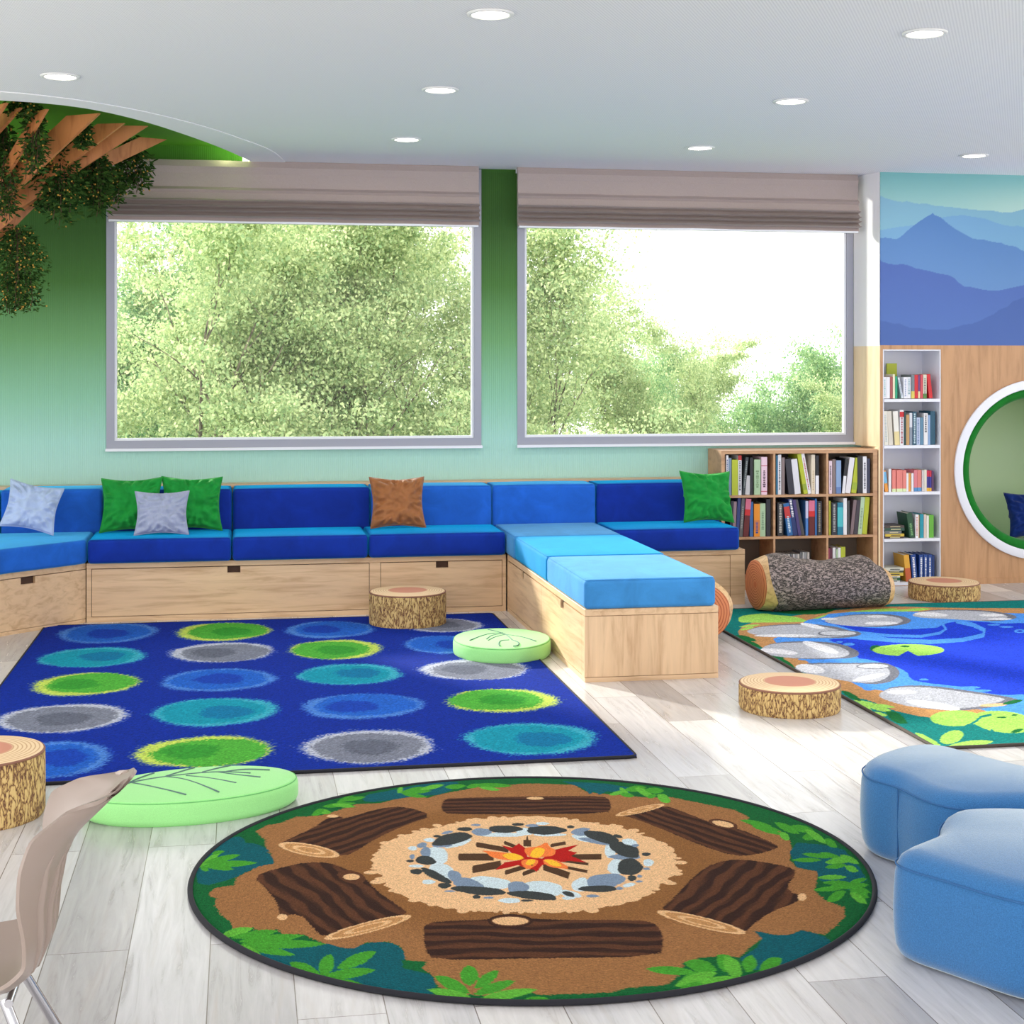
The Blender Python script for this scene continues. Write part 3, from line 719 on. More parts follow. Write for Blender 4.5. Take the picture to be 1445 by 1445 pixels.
# ------------------------------------------------------------------ leaf floor cushions
def leaf_cushion(x, y, rx, ry, H, rot, label, veins, pointy=.0):
    n = 96; out = []
    for i in range(n):
        t = 2*pi*i/n; k = 1+pointy*cos(t)**8*(1 if cos(t) > 0 else .0)
        out.append((rx*k*cos(t), ry*sin(t)*(1+.04*cos(t)), 0))
    o = empty('leaf_floor_cushion', (x, y, 0), rot, label, 'floor cushion', 'mint leaf floor cushions')
    vs = []; prof = [(.95,0),(.985,.008),(1,.02),(1.0,H-.02),(.99,H-.008),(.965,H),(.8,H+.005),(.5,H+.008),(.2,H+.009)]
    for s_, z in prof: vs += [(p[0]*s_, p[1]*s_, z) for p in out]
    fs = [(k*n+i, k*n+(i+1) % n, (k+1)*n+(i+1) % n, (k+1)*n+i) for k in range(len(prof)-1) for i in range(n)]+[tuple(range(n))[::-1], tuple((len(prof)-1)*n+i for i in range(n))]
    MB().add(vs, fs).build('cushion_body', M['mint'], o, smooth='auto')
    MB().loop_tube([(p[0]*.982, p[1]*.982, H-.004) for p in out], .0016, 5).build('top_seam', simple('mint_seam', rgb(110,190,110), .8), o, smooth=True)
    mb = MB()
    ci, si = cos(-rot), sin(-rot)
    for v in veins:
        pts = [floor_pt(u_, v_, H+.008) for u_, v_ in v]; pts = [(((a-x)*ci-(c-y)*si)*.93, ((a-x)*si+(c-y)*ci)*.9) for a, c in pts]
        pts = resample(chaikin(pts, 2), 14)
        q = [(a, c, H+.0085-.004*min(1, ((a/rx)**2+(c/ry)**2)**2)) for a, c in pts]
        mb.tube(q, .0028, 5)
    mb.build('stitched_veins', M['stitch'], o, smooth=True)
def c8(p): return [(x*.30450, 1020+y*.30450) for x, y in p]
def c3(p): return [(400+x/3.8026, 640+y/3.8026) for x, y in p]
leaf_cushion(-.15, 4.922, .335, .198, .075, .2, 'large mint leaf cushion on the bare floor near the plastic chair', [
    c8([(430,335),(500,300),(580,275),(760,245),(1020,220),(1180,230)]), c8([(580,275),(620,255),(700,225)]), c8([(760,245),(820,225),(900,197)]), c8([(940,225),(1010,205),(1080,185)]),
    c8([(580,275),(700,300),(860,338)]), c8([(760,247),(860,260),(1025,325)]), c8([(860,243),(980,255),(1110,280)]), c8([(1020,225),(1120,240),(1230,250)]), c8([(1060,222),(1150,208),(1275,212)])])
leaf_cushion(1.235, 7.27, .285, .235, .078, 1.45, 'smaller mint leaf cushion overlapping the far right corner of the dotted rug', [
    c3([(1090,940),(1170,960),(1210,980),(1235,1003)]), c3([(1180,962),(1090,965),(980,1003)]), c3([(1185,965),(1110,975),(1080,998)]), c3([(1195,970),(1130,985),(1090,1005)]),
    c3([(1235,1003),(1275,1015),(1270,1032),(1240,1035)]), c3([(1215,1003),(1165,1005),(1150,1022),(1160,1034)]), c3([(1200,972),(1300,985),(1375,1007)])])

# ------------------------------------------------------------------ log bolsters
def log_seat(loc, rz, L_, prof, label, capside=-1):
    o = empty('log_bolster', loc, rz, label, 'floor cushion', 'log shaped bolsters')
    n = 64; K = len(prof)
    def ring(x, ry, rz_, zc, k, sk=0):
        out = []
        for i in range(n):
            a = 2*pi*i/n; q = 1+.02*mnoise.noise(Vector((x*6, cos(a)*3, sin(a)*3)))+.012*mnoise.noise(Vector((x*22, cos(a)*14, sin(a)*14)))
            out.append((x+sk*cos(a)*-.02+sk*.03*sin(a*2+1), ry*q*sin(a), zc+rz_*q*cos(a)))
        return out
    xs = [p[0] for p in prof]
    N_ = 40; rings = []
    for j in range(N_+1):
        x = xs[0]+(xs[-1]-xs[0])*j/N_; i = max(k for k in range(K-1) if prof[k][0] <= x+1e-9); f = (x-prof[i][0])/(prof[i+1][0]-prof[i][0]); f = f*f*(3-2*f)
        a, c = prof[i], prof[i+1]; ry, top = a[1]*(1-f)+c[1]*f, a[2]*(1-f)+c[2]*f
        rings.append((x, ry, top))
    vs = []
    for j, (x, ry, top) in enumerate(rings): vs += ring(x, ry, top/2, top/2+.004, j, 1 if j == 0 else 0)
    MB().add(vs, [(k*n+i, k*n+(i+1) % n, (k+1)*n+(i+1) % n, (k+1)*n+i) for k in range(N_) for i in range(n)]).build('bark_cover', M['bark_grey'], o, smooth=True)
    for side, (x, ry, top) in ((-1, rings[0]), (1, rings[-1])):
        r0 = ring(x, ry, top/2, top/2+.004, 0, 1 if side < 0 else 0); w = .055 if side < 0 else .035
        r1 = ring(x+side*w, ry*.88, top/2*.88, top/2, 0, 0); r2 = ring(x+side*(w+.012), ry*.74, top/2*.74, top/2, 0, 0)
        MB().add(r0+r1, [(i, (i+1) % n, n+(i+1) % n, n+i) for i in range(n)]).build('torn_band', M['log_band'], o, smooth=True)
        zc = top/2; cap = [(p[0]-x, p[1], p[2]-zc) for p in r1+r2]
        MB().add(cap+[(side*(w+.004), 0, 0)], [(i, (i+1) % n, n+(i+1) % n, n+i) for i in range(n)]+[(n+i, n+(i+1) % n, 2*n) for i in range(n)]).build('ringed_end', M['log_cap'], o, smooth=True, loc=(x,0,zc))
    return o
log_seat((3.235,8.28,0), .09, .8, [(-.335,.165,.315),(-.26,.168,.325),(-.12,.150,.29),(.02,.148,.275),(.15,.155,.285),(.26,.16,.30),(.37,.145,.235)], 'dark grey bark bolster log lying before the cube bookcase')
log_seat((2.285,7.62,0), 1.45, .5, [(-.22,.165,.32),(-.1,.155,.29),(.1,.16,.3),(.25,.15,.28)], 'bark bolster log mostly hidden behind the projecting bench end')

# ------------------------------------------------------------------ ottomans
def ottoman(name, poly, H, label):
    poly = smooth_poly(poly, 2)
    # shrink/rise profile
    n = len(poly); cx = sum(p[0] for p in poly)/n; cy = sum(p[1] for p in poly)/n
    A = sum(poly[i][0]*poly[(i+1) % n][1]-poly[(i+1) % n][0]*poly[i][1] for i in range(n))
    sg = 1 if A > 0 else -1
    def inset(d):
        out = []
        for i in range(n):
            x0, y0 = poly[i-3]; x1, y1 = poly[(i+3) % n]; l = math.hypot(x1-x0, y1-y0); out.append((poly[i][0]-sg*(y1-y0)/l*d, poly[i][1]+sg*(x1-x0)/l*d))
        return out
    prof = [(.05,0),(.03,.003),(.012,.014),(.002,.035),(-.002,.07),(-.004,.12),(-.002,.17),(0,.2),(.004,.218),(.014,.238),(.03,.25),(.055,.258)]
    me = bpy.data.meshes.new(name); bm = bmesh.new(); rows = []
    for d, z in prof: rows.append([bm.verts.new((x-cx, y-cy, z*H/.262)) for x, y in inset(d)])
    for a, b_ in zip(rows[:-1], rows[1:]):
        for i in range(n): bm.faces.new((a[i], a[(i+1) % n], b_[(i+1) % n], b_[i]))
    bm.faces.new(rows[0][::-1]); f = bm.faces.new(rows[-1]); bmesh.ops.triangulate(bm, faces=[f])
    bmesh.ops.recalc_face_normals(bm, faces=bm.faces); bm.to_mesh(me); bm.free(); me.materials.append(M['ottoman']); me.shade_smooth()
    o = bpy.data.objects.new(name, me); COL.objects.link(o); o.location = (cx, cy, 0); tag(o, label, 'ottoman', 'wavy blue ottomans')
    sm = simple('ottoman_seam', rgb(52,104,160), .9)
    MB().loop_tube([(x-cx, y-cy, .222*H/.262) for x, y in inset(.002)], .0022, 5).build('top_seam', sm, o, smooth=True)
    return o, inset, cx, cy, sm
p1 = [(1.71,4.10),(1.74,4.19),(1.83,4.27),(1.95,4.34),(2.06,4.31),(2.12,4.17),(2.20,3.99),(2.45,3.78),(2.75,3.72),(2.98,3.6),(2.98,3.42),(2.75,3.32),(2.5,3.40),(2.25,3.60),(2.05,3.70),(1.93,3.72),(1.85,3.73),(1.79,3.78),(1.765,3.86),(1.755,3.98),(1.72,4.04)]
p2 = [(1.505,3.40),(1.525,3.44),(1.60,3.49),(1.66,3.53),(1.70,3.58),(1.735,3.65),(1.78,3.705),(1.85,3.73),(2.0,3.70),(2.13,3.62),(2.2,3.45),(2.22,3.25),(2.26,3.0),(2.3,2.8),(2.15,2.65),(1.9,2.68),(1.8,2.85),(1.74,3.0),(1.69,3.08),(1.635,3.14),(1.565,3.27),(1.515,3.35)]
def shift(p, dx, dy): return [(x+dx, y+dy) for x, y in p]
p1 = [(x+.03, y+.02) for x, y in p1]; 
p2 = [(x*1.0, y-.02) for x, y in p2]
o1, ins1, cx1, cy1, sm1 = ottoman('wavy_ottoman', p1, .262, 'blue wavy ottoman farther back, beside the low stump and pond rug')
q = ins1(-.003); j = min(range(len(q)), key=lambda i: math.dist(q[i], (1.79,3.98)))
MB().tube([(q[j][0]-cx1, q[j][1]-cy1, z) for z in (.03,.08,.13,.18,.22)], .002, 5).build('side_seam', sm1, o1, smooth=True)
ottoman('wavy_ottoman', p2, .262, 'blue wavy ottoman nearest the camera at the right edge')
#@@RUGS
# ------------------------------------------------------------------ rugs
RT = .012
def cA(p): return [floor_pt(260+x/2.89, 1090+y/2.89, RT) for x, y in p]
def cB(p): return [floor_pt(740+x/2.8333, 1090+y/2.8333, RT) for x, y in p]
def cC(p): return [floor_pt(560+x/3.8026, 1130+y/3.8026, RT) for x, y in p]
def cD(p): return [floor_pt(1020+x/3.4, 840+y/3.4, RT) for x, y in p]
def cO(p): return [floor_pt(x, y, RT) for x, y in p]
rcx, rcy, rx, ry = .79, 4.155, .92, .90
NR, NT = 330, 1150
rr_, tt_ = np.meshgrid(np.linspace(.004, 1, NR), np.linspace(0, 2*pi, NT, endpoint=False), indexing='ij')
X = rcx+rx*(rr_*np.cos(tt_)).ravel(); Y = rcy+ry*(rr_*np.sin(tt_)).ravel()
cv = Canvas(X, Y, (16,92,46))
GRN=(16,96,48); TEAL=(10,86,96); BRN=(150,104,64); LF=(66,148,44); LF2=(92,170,56)
# teal patches in the border
for p in ([(180,265),(240,260),(260,310),(350,325),(310,345),(365,370),(260,400),(210,430),(60,470),(45,400),(80,330)], [(720,95),(860,70),(1040,35),(1140,40),(1060,90),(960,95),(860,110),(740,125)], [(200,700),(420,690),(560,690),(600,870),(430,830),(280,760)]):
    cv.poly(smooth_poly(cA(p), 1), TEAL)
brown = cA([(1195,60),(1120,75),(1060,85),(990,105),(960,95),(860,110),(800,125),(700,130),(640,150),(560,175),(500,180),(455,180),(400,205),(340,215),(290,240),(330,275),(335,310),(300,325),(350,325),(365,370),(300,385),(210,430),(205,460),(130,470),(100,490),(105,505),(130,510),(125,540),(150,580),(190,610),(200,650),(280,630),(300,650),(380,640),(400,660),(480,660),(580,700),(680,725),(740,695),(830,690),(890,715),(905,765),(990,775),(970,800),(1010,825),(1030,870),(1100,905),(1200,908),(1300,915),(1385,880)])
brown += cB([(0,870),(60,890),(200,885),(340,880),(420,860),(560,850),(600,830),(640,760),(700,740),(780,735),(860,740),(900,700),(950,665),(920,632),(1000,650),(1060,650),(1110,630),(1200,650),(1240,620),(1280,580),(1280,540),(1200,510),(1160,470),(1175,410),(1170,395),(1090,380),(1060,350),(1070,310),(1060,270),(1040,240),(930,220),(880,200),(900,180),(840,150),(740,130),(590,100),(480,100),(380,90),(300,85),(240,75),(200,50),(60,45),(0,45)])
cv.poly(brown, BRN, .002)
i = cv.inside([(rcx+.62*cos(t/20*pi), rcy+.60*sin(t/20*pi)) for t in range(40)]); d = np.hypot((X[i]-.78)/.62, (Y[i]-4.18)/.6)
cv.C[i] = np.where((np.abs(cv.C[i]-BRN).sum(1) < 1)[:,None], np.array((136,92,52))+(np.array(BRN)-np.array((136,92,52)))*np.clip((d-.82)*5,0,1)[:,None], cv.C[i])
cv.poly(smooth_poly(cA([(420,730),(560,690),(680,725),(740,695),(830,690),(890,715),(905,765),(880,800),(960,805),(1010,825),(1030,880),(1000,925),(820,905),(600,870),(460,800)]), 1), TEAL)
cv.poly(cA([(885,765),(990,772),(965,800),(1010,825),(900,800)]), GRN)
for p in ([(150,35),(330,45),(420,60),(420,85),(330,75),(300,90),(280,75),(260,88),(240,65)], [(1060,320),(1090,280),(1200,290),(1280,310),(1340,380),(1370,430),(1300,470),(1180,430),(1170,395),(1090,380)], [(918,632),(1000,650),(1060,650),(1110,630),(1200,655),(1240,685),(1160,740),(1040,790),(900,790),(860,745),(930,700),(950,665)]):
    cv.poly(cB(p), TEAL)
for p in (lens(300,325,365,372,22), lens(230,290,350,322,14)): cv.poly(cA(p), TEAL)
# leaflets  (x0,y0,x1,y1,half width)
for l in ((60,385,150,325,12),(80,370,230,335,12),(80,378,300,368,13),(80,382,205,395,10),(65,385,100,400,10),(110,330,165,322,8),
          (150,665,280,635,16),(190,675,385,645,15),(220,690,490,665,16),(230,700,580,700,18),(230,705,455,745,16),(210,700,320,750,14),(320,700,350,680,10),
          (560,830,430,775,22),(560,830,600,740,30),(620,800,785,730,24),(560,835,780,805,20),(580,845,750,875,16),(500,810,440,790,18),
          (1165,900,1020,830,24),(1165,870,1160,785,38),(1180,880,1285,808,22),(1180,905,1350,850,20),(1170,915,990,885,16),(1200,925,1440,885,18),
          (870,85,890,60,10),(880,85,980,60,10),(890,80,1010,75,9),(890,88,990,100,8),(960,70,1060,50,9),(1060,60,1150,55,10),(1150,60,1210,50,9),(1180,50,1340,55,9),(1200,60,1290,72,7),
          (620,125,690,95,9),(560,140,700,125,9),(540,155,600,165,10),(520,175,570,150,12),(600,130,700,140,8),(640,115,740,100,8)):
    cv.poly(cA(lens(*l)), LF if (int(l[0]) % 3) else LF2)
for l in ((620,850,700,800,20),(640,760,770,790,26),(485,785,690,800,17),(600,855,770,800,24),(620,860,760,845,16),(770,730,850,800,32),(800,735,865,820,30),(890,800,910,730,30),(940,790,1030,745,26),(700,840,880,830,22),
          (860,190,990,215,9),(900,205,1030,235,9),(910,215,1040,250,9),(1000,200,1100,245,14),(1060,215,1160,235,14),(1110,262,1180,248,16),(1120,225,1210,285,13),(1020,240,1060,270,14),(1200,265,1250,300,14),
          (1070,350,1190,350,9),(1110,325,1230,340,9),(1180,320,1270,345,10),(1200,360,1320,345,14),(1200,380,1290,370,10),(1260,330,1340,365,12),(1280,375,1335,395,12),
          (1170,420,1290,418,10),(1190,440,1300,440,9),(1155,470,1290,460,10),(1210,515,1285,475,18),(1220,455,1380,450,14),(1300,440,1370,425,9),(1300,470,1380,500,14),(1300,480,1370,525,14),(1300,460,1385,480,12),
          (380,60,420,95,10),(400,70,490,60,12),(440,60,520,100,12),(480,70,560,75,12),(530,90,585,118,16),(380,85,440,95,9),(490,100,530,90,8),(340,90,400,75,8),(0,870,30,880,8),(0,905,120,915,14)):
    cv.poly(cB(lens(*l)), LF if (int(l[1]) % 3) else LF2)
# logs
D1=(52,32,26); D2=(88,54,36); CUT=(222,178,130); CUT2=(186,136,86)
def wlog(poly, axis, freq=150, seed=0):
    i = cv.poly(smooth_poly(poly, 1), D1, .0012)
    (x0,y0),(x1,y1) = axis; l = math.hypot(x1-x0, y1-y0); ux, uy = (x1-x0)/l, (y1-y0)/l
    a = (X[i]-x0)*ux+(Y[i]-y0)*uy; c = -(X[i]-x0)*uy+(Y[i]-y0)*ux
    w = c*freq+.9*np.sin(a*9+seed+c*22)+.5*np.sin(a*23+seed*2)+.35*np.sin(a*50-c*60)
    f = np.clip(.5+.9*np.sin(w)+.35*np.sin(w*2.3+a*20), 0, 1)[:,None]
    cv.C[i] = np.array(D1)*(1-f)+np.array(D2)*f
def cut(p0, p1, w, tr):
    (a, b_), (c, d_) = p0, p1; l = math.hypot(c-a, d_-b_); ang = atan2(d_-b_, c-a); mx, my = (a+c)/2, (b_+d_)/2
    for k, col_ in ((1, CUT), (.82, CUT2), (.55, CUT), (.38, CUT2)): cv.poly(tr(ell(mx, my, l/2*k, w*k, ang)), col_)
wlog(cO([(623,1138),(625,1130),(634,1126),(740,1124),(800,1123.5),(850,1123.5),(860,1128),(863,1138),(858,1148),(740,1149),(632,1149),(624,1144)]), cO([(630,1137),(860,1136)]), 170, 1)
wlog(cA([(385,290),(440,265),(530,225),(590,180),(640,178),(650,190),(800,145),(900,138),(1020,175),(900,215),(780,270),(680,335),(630,340),(600,322),(500,300)]), cA([(500,315),(960,155)]), 150, 2)
wlog(cA([(280,425),(380,390),(500,365),(600,368),(680,405),(740,430),(780,480),(860,535),(925,580),(750,620),(570,675),(530,640),(490,590),(440,575),(400,595),(385,570),(380,530),(330,470)]), cA([(440,400),(740,630)]), 120, 3)
wlog(cO([(600,1302),(640,1299),(690,1298),(720,1291),(760,1298),(900,1298),(922,1302),(933,1312),(937,1330),(931,1350),(740,1352.5),(612,1355),(600,1340),(597,1318)]), cO([(600,1328),(935,1326)]), 120, 4)
wlog(cB([(535,555),(600,500),(680,410),(760,360),(860,345),(1000,365),(1080,385),(1085,410),(1050,450),(1065,480),(1105,490),(1105,512),(980,560),(910,610),(885,640),(700,600)]), cB([(720,590),(960,370)]), 125, 5)
wlog(cB([(370,170),(470,150),(560,130),(640,160),(760,205),(860,225),(1015,290),(1010,305),(920,330),(840,335),(700,290),(560,230),(430,180)]), cB([(460,150),(930,315)]), 160, 6)
cut((385,294),(633,338),24,cA); cut((570,678),(926,585),22,cA); cut((530,556),(885,642),22,cB); cut((365,172),(560,128),12,cB)
for c_, p in ((cA,(330,605,80,22)),(cA,(680,428,60,26)),): pass
cv.poly(cA(ell(1330,606,92,28)), D1); cv.poly(cA(ell(1330,606,80,22)), D2); cv.poly(cA(ell(1330,606,74,17)), CUT)
cv.poly(cA(ell(682,426,58,26,.2)), D2); cv.poly(cA(ell(682,426,34,13)), CUT); cv.poly(cA(ell(400,590,21,12)), CUT)
cv.poly(cB(ell(1110,498,17,15)), CUT); cv.poly(cB(ell(795,206,60,17,.2)), D2); cv.poly(cB(ell(795,206,44,11,.2)), CUT)
cv.poly(cA(ell(605,178,24,6)), CUT); cv.poly(cO(ell(755,1126.5,12,2)), CUT)
# sand and fire
SAND=(226,182,136); sc, sr = (.778, 4.195), .405
pts = []
for i in range(360):
    t = 2*pi*i/360; k = 1+.02*sin(5*t+1)+.022*abs(sin(23*t))+.01*sin(11*t); pts.append((sc[0]+sr*1.03*k*cos(t), sc[1]+sr*k*sin(t)))
cv.poly(pts, SAND)
for i in range(60):
    t = 2*pi*i/60+.1*random.random(); k = .99+random.random()*.045; r_ = .006+random.random()*.012
    cv.poly(ell(sc[0]+sr*1.03*k*cos(t), sc[1]+sr*k*sin(t), r_*1.3, r_, t), SAND)
LT=(200,216,222); MD=(122,140,162); DK=(58,62,62)
for x, y, a, b_, r_, c in ((215,300,58,55,0,LT),(245,380,75,40,.3,LT),(500,440,115,34,.1,LT),(780,470,115,40,.1,LT),(560,182,130,12,0,LT),(330,228,75,16,-.3,LT),(1000,200,60,18,.2,LT),(1145,262,30,46,0,LT),(1180,355,50,42,0,LT),(985,450,48,36,-.3,LT),(690,165,48,20,0,LT),(930,500,60,18,.2,LT),(820,182,90,9,0,LT),
                         (455,167,55,20,0,MD),(155,275,28,28,0,MD),(240,240,55,10,0,MD),(310,405,40,30,.5,MD),(380,445,85,30,.2,MD),(650,465,58,34,0,MD),(985,168,48,20,0,MD),(1060,217,85,12,.2,MD),(1225,300,85,16,0,MD),(1120,430,105,40,-.1,MD),
                         (295,205,108,30,-.2,DK),(580,152,92,20,0,DK),(800,158,108,24,0,DK),(1100,195,98,28,.25,DK),(1225,262,84,38,.3,DK),(1250,355,68,46,0,DK),(155,320,55,24,.1,DK),(210,402,90,20,.45,DK),(440,482,150,22,.08,DK),(730,508,135,22,.1,DK),(1080,472,105,18,0,DK),(922,500,34,13,.3,DK),
                         (365,152,42,11,0,DK),(215,190,20,7,0,DK),(650,127,34,8,0,DK),(932,140,20,8,0,DK),(1185,190,26,9,.2,DK),(1338,287,24,10,0,DK),(1262,415,24,16,0,DK),(255,455,36,15,0,DK),(105,380,34,15,0,DK),(72,323,22,7,0,DK),(428,515,22,11,0,DK),(697,535,34,6,0,DK),
                         (175,210,30,11,0,LT),(85,255,24,12,0,LT),(105,350,40,8,0,LT),(170,435,36,12,0,LT),(605,535,60,14,0,LT),(1250,222,42,18,.2,LT),(1350,332,28,20,0,LT),(1245,452,34,11,-.2,LT),(920,522,36,9,0,LT),(780,122,36,8,0,LT),
                         (135,238,28,14,-.2,MD),(82,300,14,14,0,MD),(270,170,32,8,-.2,MD),(725,133,36,8,0,MD),(425,130,26,6,0,MD),(1005,152,32,8,0,MD),(1280,240,20,8,0,MD),(1340,365,20,7,0,MD),(1302,405,14,8,0,MD),(1300,433,18,6,0,MD),(1050,511,36,8,0,MD),(1195,470,18,9,0,MD),(285,485,30,5,0,MD),(493,520,28,6,0,MD)):
    cv.poly(smooth_poly(cC(ell(x, y, a, b_, r_, 22, .1, x*.37+y)), 1), c)
L1=(78,54,36)
for x0,y0,x1,y1,w in ((335,302,520,302,38),(430,235,600,265,26),(580,225,650,252,18),(700,210,700,245,42),(830,240,906,226,18),(940,302,1098,300,30),(410,368,560,340,40),(585,385,700,350,24),(680,392,760,362,22),(790,355,925,402,36),(870,350,1022,380,16),(890,322,1028,340,14)):
    cv.poly(cC(stroke([(x0,y0),((x0+x1)/2,(y0+y1)/2),(x1,y1)], w)), L1)
    cv.poly(cC(ell(x0, y0, 6, w*.5)), L1)
RED=(176,26,22); ORG=(238,124,62); YEL=(248,186,50)
cv.poly(cC([(560,238),(620,252),(655,228),(690,255),(700,300),(780,310),(850,262),(900,250),(978,234),(920,268),(970,278),(935,296),(975,312),(1020,332),(920,322),(850,335),(780,345),(750,382),(735,368),(700,365),(650,345),(600,358),(525,372),(580,330),(660,318),(560,290),(620,285),(600,265)]), RED)
for p in ([(450,266),(520,272),(600,280),(650,288),(685,302),(640,322),(560,316),(500,300),(485,280)], [(680,262),(700,250),(760,246),(805,218),(820,250),(855,262),(845,295),(790,300),(740,312),(700,296)], [(665,325),(690,312),(760,315),(755,342),(700,372),(672,345)], [(780,312),(850,312),(940,365),(850,362),(795,345)]):
    cv.poly(smooth_poly(cC(p), 1), ORG)
for l in ((565,292,682,308,18),(715,295,795,262,26),(690,338,745,322,16),(790,318,885,350,14)): cv.poly(cC(lens(*l)), YEL)

cv.C *= (1+rng.normal(0, .07, len(X)))[:,None]
Zr = RT-.004*np.clip((rr_.ravel()-.985)/.015, 0, 1)
me = grid_mesh('campfire_rug', np.stack([X-rcx, Y-rcy, Zr], -1), NT, NR, wrap=True); set_colors(me, cv.C); me.shade_smooth()
rug = empty('campfire_rug', (rcx, rcy, 0), 0, 'round campfire rug with logs and stones printed on brown, in the foreground', 'rug', 'patterned rugs')
link('printed_pile', me, M['rug'], rug)
MB().loop_tube([((rx+.002)*cos(2*pi*i/240), (ry+.002)*sin(2*pi*i/240), .0075) for i in range(240)], .0075, 8).build('bound_edge', M['binding'], rug, smooth=True)

def rect_rug(name, x0, x1, y0, y1, step, paint, label, edge):
    nu_, nv_ = int((x1-x0)/step), int((y1-y0)/step)
    gx, gy = np.meshgrid(np.linspace(x0, x1, nu_), np.linspace(y0, y1, nv_)); X, Y = gx.ravel(), gy.ravel()
    cv = paint(X, Y); cv.C *= (1+rng.normal(0, .07, len(X)))[:,None]
    r = empty(name, ((x0+x1)/2, (y0+y1)/2, 0), 0, label, 'rug', 'patterned rugs')
    me = grid_mesh('printed_pile', np.stack([X-(x0+x1)/2, Y-(y0+y1)/2, np.full_like(X, RT-.002)], -1), nu_, nv_); set_colors(me, cv.C)
    link('printed_pile', me, M['rug'], r)
    a, c = (x1-x0)/2, (y1-y0)/2; k = .03; pts = []
    for cx_, cy_, s0 in ((a-k,c-k,0),(-a+k,c-k,90),(-a+k,-c+k,180),(a-k,-c+k,270)):
        for t in range(0, 91, 15): pts.append((cx_+k*cos(radians(s0+t)), cy_+k*sin(radians(s0+t)), .006))
    MB().loop_tube(pts, .0065, 6).build('bound_edge', edge, r, smooth=True)
    MB().box(-a, a, -c, c, .001, .006).build('backing', M['binding'], r)
def paint_blue(X, Y):
    cv = Canvas(X, Y, (6,42,146))
    sets = dict(b=((74,126,204),(30,92,190),(18,62,168)), t=((58,164,186),(16,142,166),(8,112,156)), g=((150,196,86),(78,166,58),(54,146,50)), y=((188,208,92),(78,166,58),(54,146,50)), k=((180,184,200),(120,124,140),(96,100,116)))
    blobs = [(152,893,70,14,'b'),(315,891,67,13,'y'),(465,888,63,12,'b'),(628,882,54,10,'k'),(131,927,75,14,'t'),(314,920,74,14,'k'),(474,916,66,14,'y'),(630,909,60,13,'b'),
             (121,965,75,16,'y'),(309,959,82,16,'b'),(494,951,75,15,'t'),(670,944,78,15,'k'),(88,1013,92,20,'k'),(304,1004,90,20,'t'),(512,996,88,18,'b'),(709,988,80,17,'y'),
             (72,1072,84,26,'b'),(288,1060,98,22,'y'),(521,1053,95,24,'k'),(750,1042,96,23,'t')]
    for n_, (x, y, a, b_, k) in enumerate(blobs):
        (cx_, cy_) = floor_pt(x, y, RT); x1_, _ = floor_pt(x+a, y, RT); _, y0_ = floor_pt(x, y-b_, RT); _, y1_ = floor_pt(x, y+b_, RT)
        A_, B_ = (x1_-cx_), (y0_-y1_)/2; c3_ = sets[k]; dx = .2*A_*math.sin(n_*2.1)
        cyc = (y0_+y1_)/2
        cv.poly(ell(cx_, cyc, A_, B_, 0, 60, .04, n_), tuple(.45*np.array(c3_[0])+.55*np.array((10,48,158))), .012)
        cv.poly(ell(cx_, cyc, A_*.95, B_*.95, 0, 60, .04, n_), c3_[0], .010)
        q_ = .10*A_*(1 if n_ % 3 else -1) if k == 'y' else -dx*.3
        cv.poly(ell(cx_+q_, cyc+.02*sin(n_), A_*.84, B_*.86, 0, 50, .05, n_+1), c3_[1], .008)
        cv.poly(ell(cx_+dx, cyc-.02*cos(n_), A_*.42, B_*.46, .2, 40, .1, n_+2), c3_[2], .008)
    return cv
rect_rug('dotted_rug', -1.02, 1.378, 5.265, 8.43, .0062, paint_blue, 'rectangular royal blue rug with rows of green, grey and teal blobs', M['binding'])
